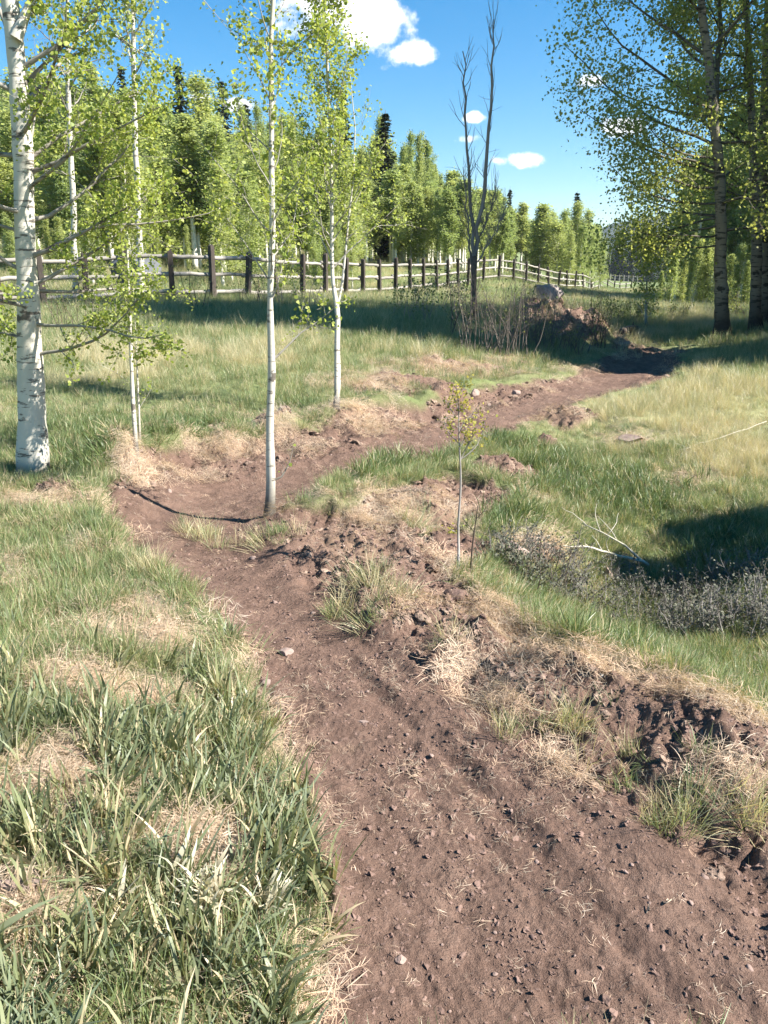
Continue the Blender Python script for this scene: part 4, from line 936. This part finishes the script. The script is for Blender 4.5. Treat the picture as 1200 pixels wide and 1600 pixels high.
# ------------------------------------------------------------------ fences
def fence():
    posts = [(-75, 20.0), (-5, 20.6), (65, 21.2), (132, 21.8), (198, 22.4), (268, 22.8), (332, 23.2), (386, 24.2), (432, 25.5), (472, 27), (508, 28.5), (540, 30), (567, 31.3), (593, 32.8), (618, 34.3), (641, 36), (662, 37.5), (683, 39), (700, 40.6), (716, 42.2), (731, 44),
             (755, 47), (779, 50), (802, 53), (822, 55.5), (841, 58), (858, 60.5), (873, 63), (886, 66), (899, 69), (912, 73), (925, 78), (938, 84), (950, 90), (960, 96), (970, 102), (979, 107), (987, 112)]
    rng = np.random.default_rng(88)
    P = [np.array([at(px, 440, Y)[0], Y]) for px, Y in posts]; Z = [H1(*p) for p in P]
    t = thing('rail_fence', 'dark posted wooden fence with pale rails crossing the back of the meadow', 'fence', (P[6][0], P[6][1], Z[6])); o0 = np.array([P[6][0], P[6][1], Z[6]])
    pm = []
    for v in range(4):
        a = Acc(); w = .068
        V = []; zs = [-.3, .3, .9, 1.36, 1.42 + .05 * rng.random()]
        for z in zs:
            k = .85 if z == zs[-1] else 1.0
            for sx, sy in ((-1, -1), (1, -1), (1, 1), (-1, 1)): V.append((sx * w * k * rng.uniform(.9, 1.08), sy * w * k * rng.uniform(.9, 1.08), z + (rng.normal(0, .02) if z > 1.3 else 0)))
        Fq = [[4 * j + i, 4 * j + (i + 1) % 4, 4 * j + 4 + (i + 1) % 4, 4 * j + 4 + i] for j in range(4) for i in range(4)] + [[16, 17, 18, 19]]
        pm.append(mesh_np('post', np.array(V), [np.array(Fq)], M_POST, False))
    for i, (p, z) in enumerate(zip(P, Z)):
        o = obj('post', pm[i % 4], t, (p[0] - o0[0], p[1] - o0[1], z - o0[2])); j = min(i, len(P) - 2); dd = P[j + 1] - P[j]
        o.rotation_euler = (rng.normal(0, .04), rng.normal(0, .04), math.atan2(dd[1], dd[0])); o.scale = (1, 1, rng.uniform(.96, 1.05))
    for i in range(len(P) - 1):
        A = np.array([*P[i], Z[i]]); B = np.array([*P[i + 1], Z[i + 1]]); L = np.linalg.norm(B - A)
        dn = norm(B - A); side = norm(np.cross(dn, [0, 0, 1])); side = side if side[1] > 0 else -side      # rails let in behind the posts
        for hz in (.26, .74, 1.20):
            a = Acc(); n = 7; r0 = rng.uniform(.052, .066); r1 = rng.uniform(.045, .060)
            s = np.linspace(-.12 / L, 1 + .12 / L, n)
            Q = A[None] + (B - A)[None] * s[:, None] + np.array([0, 0, hz + rng.normal(0, .02)]) + side * .10 + rng.normal(0, .008, (n, 3)); Q[0, 2] += rng.normal(0, .02); Q[-1, 2] += rng.normal(0, .02)
            if i in (9, 10) and hz > 1: Q[-1, 2] -= .18
            c = Q.mean(0); ang = math.atan2(dn[1], dn[0])
            loc = Q - c; rt = np.stack([loc[:, 0] * math.cos(ang) + loc[:, 1] * math.sin(ang), -loc[:, 0] * math.sin(ang) + loc[:, 1] * math.cos(ang), loc[:, 2]], 1)
            a.tube(rt, np.linspace(r0, r1, n), 8)
            o = obj('rail', a.build('rail', M_RAIL), t, c - o0); o.rotation_euler = (0, 0, ang)
    # small pale fence across the far field
    p0 = at(925, 440, 175); p1 = at(1010, 440, 175); n = 13
    q = np.array([p0[0], 175, H1(p0[0], 175)]); t2 = thing('field_fence', 'tiny pale post fence across the far field in front of the distant spruces', 'fence', q)
    a = Acc(); zz = []
    me = mesh_np('post', np.array([(sx * .1, sy * .1, z) for z in (-.3, 1.5) for sx, sy in ((-1, -1), (1, -1), (1, 1), (-1, 1))]), [np.array([[0, 1, 5, 4], [1, 2, 6, 5], [2, 3, 7, 6], [3, 0, 4, 7], [4, 5, 6, 7]])], M_RAIL, False)
    last = None
    for i in range(n):
        x = p0[0] + (p1[0] - p0[0]) * i / (n - 1); z = H1(x, 175); c = np.array([x, 175, z]); obj('post', me, t2, c - q)
        if last is not None:
            for hz in (.7, 1.25):
                b = Acc(); b.tube(np.array([last + [0, .12, hz], c + [0, .12, hz]]) - q, .05, 5); obj('rail', b.build('rail', M_RAIL), t2)
        last = c
fence()
print('fence', round(time.time() - T0, 1))

# ------------------------------------------------------------------ rocks
def rock(label, px, py, dims, mat, seed, cat='rock', name='rock', sink=.25, rz=0.0, Y=None, **kw):
    p = gpt(px, py) if Y is None else np.array([at(px, py, Y)[0], Y, H1(at(px, py, Y)[0], Y)])
    me = rock_mesh(name, np.random.default_rng(seed), dims, mat, **kw)
    return thing(name, label, cat, p + np.array([0, 0, dims[2] * (.5 - sink)]), None, rz, me)
rock('large reddish boulder perched on the bare dirt mound by the fence', 851, 460, (.72, .6, .62), M_BOULDER, 161, 'boulder', 'boulder', .16, .3, 17.6, cuts=9, sub=4, flat=False, rough=.16, depth=(.55, .85))
rock('big grey boulder behind the fence at the foot of the wood', 208, 395, (1.7, 1.0, 1.5), M_DARKROCK, 62, 'boulder', 'boulder', .1, .2, 27, cuts=12, sub=4)
rock('flat pale grey rock lying in the meadow below the fence', 276, 552, (.46, .34, .16), M_GREYROCK, 63, sink=.3)
rock('square edged reddish rock jutting over a dark hole in the rough bank', 800, 868, (.22, .16, .10), M_ROCK, 64, sink=.1)
rock('flat oval stone in the trail beside the left grass edge', 446, 1020, (.075, .05, .022), M_ROCK, 65)
rock('small angular stone lying below the flat oval one on the trail', 416, 1070, (.045, .035, .03), M_ROCK, 66, rz=.6)
rock('dark wedge shaped stone on the right side of the trail by the straw ridge', 849, 1060, (.055, .035, .026), M_CLOD, 67, rz=.4)
rock('pinkish stone next to the dark wedge shaped one', 799, 1057, (.042, .034, .03), M_ROCK, 68)
rock('thin dark flake of stone lying across the middle of the trail', 567, 1128, (.045, .02, .012), M_ROCK, 69)
rock('round pale pebble stone pressed into the dirt left of the thin dark flake', 453, 1129, (.026, .028, .014), M_ROCK, 70)
rock('lumpy stone at the left trail edge nearest the camera', 626, 1500, (.030, .026, .02), M_PEB, 71)
rock('upright pale stone standing behind the grey shrub in the ditch', 948, 908, (.09, .06, .14), M_ROCK, 72, sink=.2)
rock('pale flat stone in the grass of the right bank', 988, 688, (.28, .2, .06), M_ROCK, 73)
rock('blocky brown stone on the far trail bank', 806, 616, (.13, .10, .08), M_ROCK, 74, rz=.5)
rock('pale pointed stone on the trail bank left of the blocky brown one', 742, 618, (.15, .10, .13), M_ROCK, 75, rz=.8)
rock('small pale stone at the trail edge under the pointed one', 764, 635, (.06, .05, .06), M_ROCK, 76)
rock('weathered stone half buried at the straw covered left margin', 30, 1392, (.13, .07, .05), M_ROCK, 77)
rock('buried stone hump in the churned ridge below the little sapling', 715, 935, (.13, .1, .08), M_CLOD, 78)
rock('grey pebble stone at the edge of the churned ridge near the right border', 940, 1058, (.03, .024, .02), M_GREYROCK, 79)

# ------------------------------------------------------------------ shrubs, branches, logs
def shrub(name, label, cat, base, size, nst, leafmat, leaf, per, seed, stemmat=M_TWIG, L=None, jit=.02, nsub=5, sub2=2, up=.1, r=.005, spread=.5, el=1.1):
    """size = (rx, ry) footprint of the stems"""
    rng = np.random.default_rng(seed); t = thing(name, label, cat, base); a = Acc(); lp = []
    for i in range(nst):
        ang = rng.uniform(0, 6.28); rr = math.sqrt(rng.random()); x = base[0] + size[0] * rr * math.cos(ang); y = base[1] + size[1] * rr * math.sin(ang)
        p = np.array([x, y, 0.0]); p[2] = HH(x, y) - .03
        az = rng.uniform(0, 6.28); m = limb(rng, p, [math.cos(az) * spread, math.sin(az) * spread, el], L * rng.uniform(.55, 1.15), 7, up, .13)
        twiggy(rng, a, m, r * rng.uniform(.6, 1.2), nsub, L * .4, lp, per, jit, sub2, .05, 4, .3)
    obj('stems', a.build('stems', stemmat, off=base), t)
    if lp:
        C = np.concatenate(lp); V, Fq, v = leaves(C, leaf, rng, False, 0, 0, .75); obj('foliage', mesh_np('foliage', V - base, [Fq], leafmat, True, {'v': v}), t)
    return t
HH = H1
M_BRUSH = plain_mat('grey_brown_willow_stem', (.095, .078, .066), (.19, .16, .135), 14)
shrub('low_shrub', 'wide low grey leaved shrub filling the ditch under the fallen branch', 'shrub', gpt(990, 955), (1.0, .40), 260, M_LEAF_GREY, .017, 1.4, 81, stemmat=M_DEAD, L=.27, jit=.015, spread=.9, el=.7)
shrub('low_shrub', 'small dark grey shrub below the square edged rock', 'shrub', gpt(800, 905), (.22, .12), 30, M_LEAF_GREY, .018, 2.6, 82, L=.22, jit=.015)
shrub('low_shrub', 'sparse twiggy shrub at the right edge of the ditch', 'shrub', gpt(1165, 985), (.45, .22), 120, M_LEAF_GREY, .020, 1.0, 83, stemmat=M_DEAD, L=.3, jit=.015)
shrub('thin_seedling', 'thin reddish seedling stems standing between the two grey shrubs', 'seedling', gpt(850, 925), (.10, .04), 4, M_LEAF_NEAR, .012, .7, 84, L=.40, jit=.01, nsub=4, sub2=1, spread=.15)
for i, (px, py, rx, ry, n, per, L, lab) in enumerate([
        (672, 492, 1.0, .4, 26, 2.2, 1.15, 'leafy green shrub in front of the fence left of the dead tree'),
        (725, 528, .35, .2, 10, .8, 1.0, 'sparse shrub at the foot of the dead tree in the shade band'),
        (775, 552, .7, .3, 42, .25, 1.5, 'bare twiggy willow clump left of the dirt mound'),
        (825, 545, .6, .25, 34, .3, 1.4, 'dark bare willow stems in front of the boulder mound'),
        (880, 552, .6, .15, 26, .5, .75, 'low half leafed willow at the shaded foot of the dirt mound'),
        (932, 538, .25, .2, 14, .8, 1.1, 'dark dense willow clump on the right end of the dirt mound'),
        (968, 503, .9, .4, 28, 2.4, .6, 'olive bush behind the trail right of the dirt mound'),
        (1060, 500, .5, .4, 14, .6, .55, 'low grey bush before the dark wood'),
        (1150, 500, .7, .5, 22, 1.6, .8, 'dark bush between the big trunks'),
        (640, 505, .5, .3, 10, 1.0, .8, 'small weedy shrub on the upper edge of the shade band'),
        (310, 485, .3, .2, 8, .3, 1.3, 'bare pale stems in front of the fence on the left'),
        (395, 478, .5, .2, 10, .9, 1.1, 'thin stemmed shrub in front of the fence beside the slim centre aspen'),
        (455, 480, .7, .3, 20, 2.2, 1.3, 'yellow green shrub in front of the fence right of the slim centre aspen'),
        (120, 520, .5, .3, 14, 1.2, 1.0, 'leafy brush behind the thick white trunk')]):
    b = gpt(px, py)
    shrub('willow_shrub', lab, 'shrub', b, (rx, ry), n, M_LEAF_WILLOW if i not in (12,) else M_LEAF_NEAR, .055 if py < 520 else .045, per, 300 + i, M_BRUSH if i in (2, 3, 4) else M_TWIG if i % 3 else M_DEAD, L=L, jit=.05, r=.011, spread=.3)
b = gpt(1010, 512)
hero_tree('aspen_sapling', 'feathery yellow green sapling standing alone past the end of the trail', 'sapling', [(1009,514,4),(1009,480,3.5),(1010,450,3),(1011,420,2.2),(1012,395,1)], b[1], b[:2], leaf_mat('pale_yellow_leaf', (.28, .30, .07), (.42, .42, .13), .4, 1.4, 0), M_ASPEN, 91,
          spread_branches(rg, 22, .15, .97, .75, .3, 45, 60, .010, .005), .07, 2.6, .07, 5, 2, None, .1, (), False, 6)

def tube_thing(name, label, cat, pts, mat, seed, subs=0, subL=.3):
    rng = np.random.default_rng(seed); P = []
    for px, py, w, up in pts:
        g = gpt(px, py); P.append((g + [0, 0, up], w))
    base = P[0][0]; a = Acc(); Q = np.array([p for p, w in P]); rr = np.array([w for p, w in P])
    ii = np.linspace(0, len(Q) - 1, 12); Qi = np.stack([np.interp(ii, range(len(Q)), Q[:, c]) for c in range(3)], 1); Qi[1:-1] += rng.normal(0, .008, (10, 3)); a.tube(Qi, np.interp(ii, range(len(Q)), rr), 7)
    for _ in range(subs):
        p = along(Qi, rng.uniform(.3, .95)); S = limb(rng, p, norm(Qi[-1] - Qi[0]) + rng.normal(0, .5, 3) + [0, 0, .3], subL * rng.uniform(.5, 1.1), 5, .02, .2); a.tube(S, np.linspace(rr.mean() * .6, .0015, 6), 5)
    return thing(name, label, cat, base, me=a.build(name, mat, off=base))
M_PALEWOOD = plain_mat('bleached_wood', (.36, .33, .26), (.52, .48, .38), 14)
M_STICK = plain_mat('tan_stick', (.34, .26, .19), (.46, .37, .28), 30)
fb = tube_thing('fallen_branch', 'bleached forked branch fallen across the grass above the grey shrub', 'branch', [(1012,893,.012,.05),(985,888,.011,.07),(945,880,.009,.09),(905,874,.007,.10),(878,872,.003,.09)], M_PALEWOOD, 95, 3, .15)
def fork():
    rng = np.random.default_rng(96); a = Acc(); base = np.array(fb.location)
    g = [gpt(px, py) + [0, 0, u] for px, py, u in ((1006,890,.05),(975,868,.08),(940,850,.09),(905,832,.08))]
    Q = np.array(g); a.tube(Q, [.010, .008, .006, .003], 6)
    for s, d in ((.45, (-.1, .3, .6)), (.7, (-.3, .2, .5)), (.9, (-.5, .1, .3)), (.6, (.2, .2, .7))):
        S = limb(rng, along(Q, s), d, .24, 5, .02, .2); a.tube(S, np.linspace(.004, .0015, 6), 5)
    obj('fork', a.build('fork', M_PALEWOOD, off=base), fb)
fork()
tube_thing('dry_stalk', 'long pale dry stalk lying over the grass near the right border', 'stalk', [(1196,672,.0035,.10),(1140,692,.0035,.09),(1100,703,.003,.08),(1060,712,.002,.06)], M_PALEWOOD, 97, 2, .15)
tube_thing('rotten_log', 'short dark rotten log at the end of the trail before the far field', 'log', [(970,523,.07,.06),(985,520,.10,.10),(1000,520,.09,.08)], M_TWIG, 98, 3, .35)
shrub('dry_brush', 'heap of dry reddish twigs right of the rotten log', 'brush', gpt(1018, 524), (.5, .2), 30, M_STRAW, .03, 0, 99, plain_mat('dry_red_twig', (.28, .19, .15), (.42, .32, .27), 15), L=.5, jit=.02, nsub=3, sub2=1, spread=.9, el=.6, up=0)
tube_thing('wood_stick', 'thin broken stick lying at the lower left trail edge', 'stick', [(465,1542,.0014,.003),(490,1555,.0016,.003),(512,1570,.001,.003)], M_STICK, 101)
tube_thing('wood_stick', 'short pale stick lying on the tyre marked dirt on the right', 'stick', [(1010,1428,.0016,.003),(1030,1416,.002,.003),(1044,1406,.0018,.004)], M_STICK, 102)
tube_thing('dark_root', 'dark root strand poking from the churned earth above the little sapling', 'root', [(605,772,.008,.03),(640,775,.009,.05),(668,778,.006,.03)], M_TWIG, 103, 1, .1)
print('all', round(time.time() - T0, 1), 'objects', len(SC.objects))
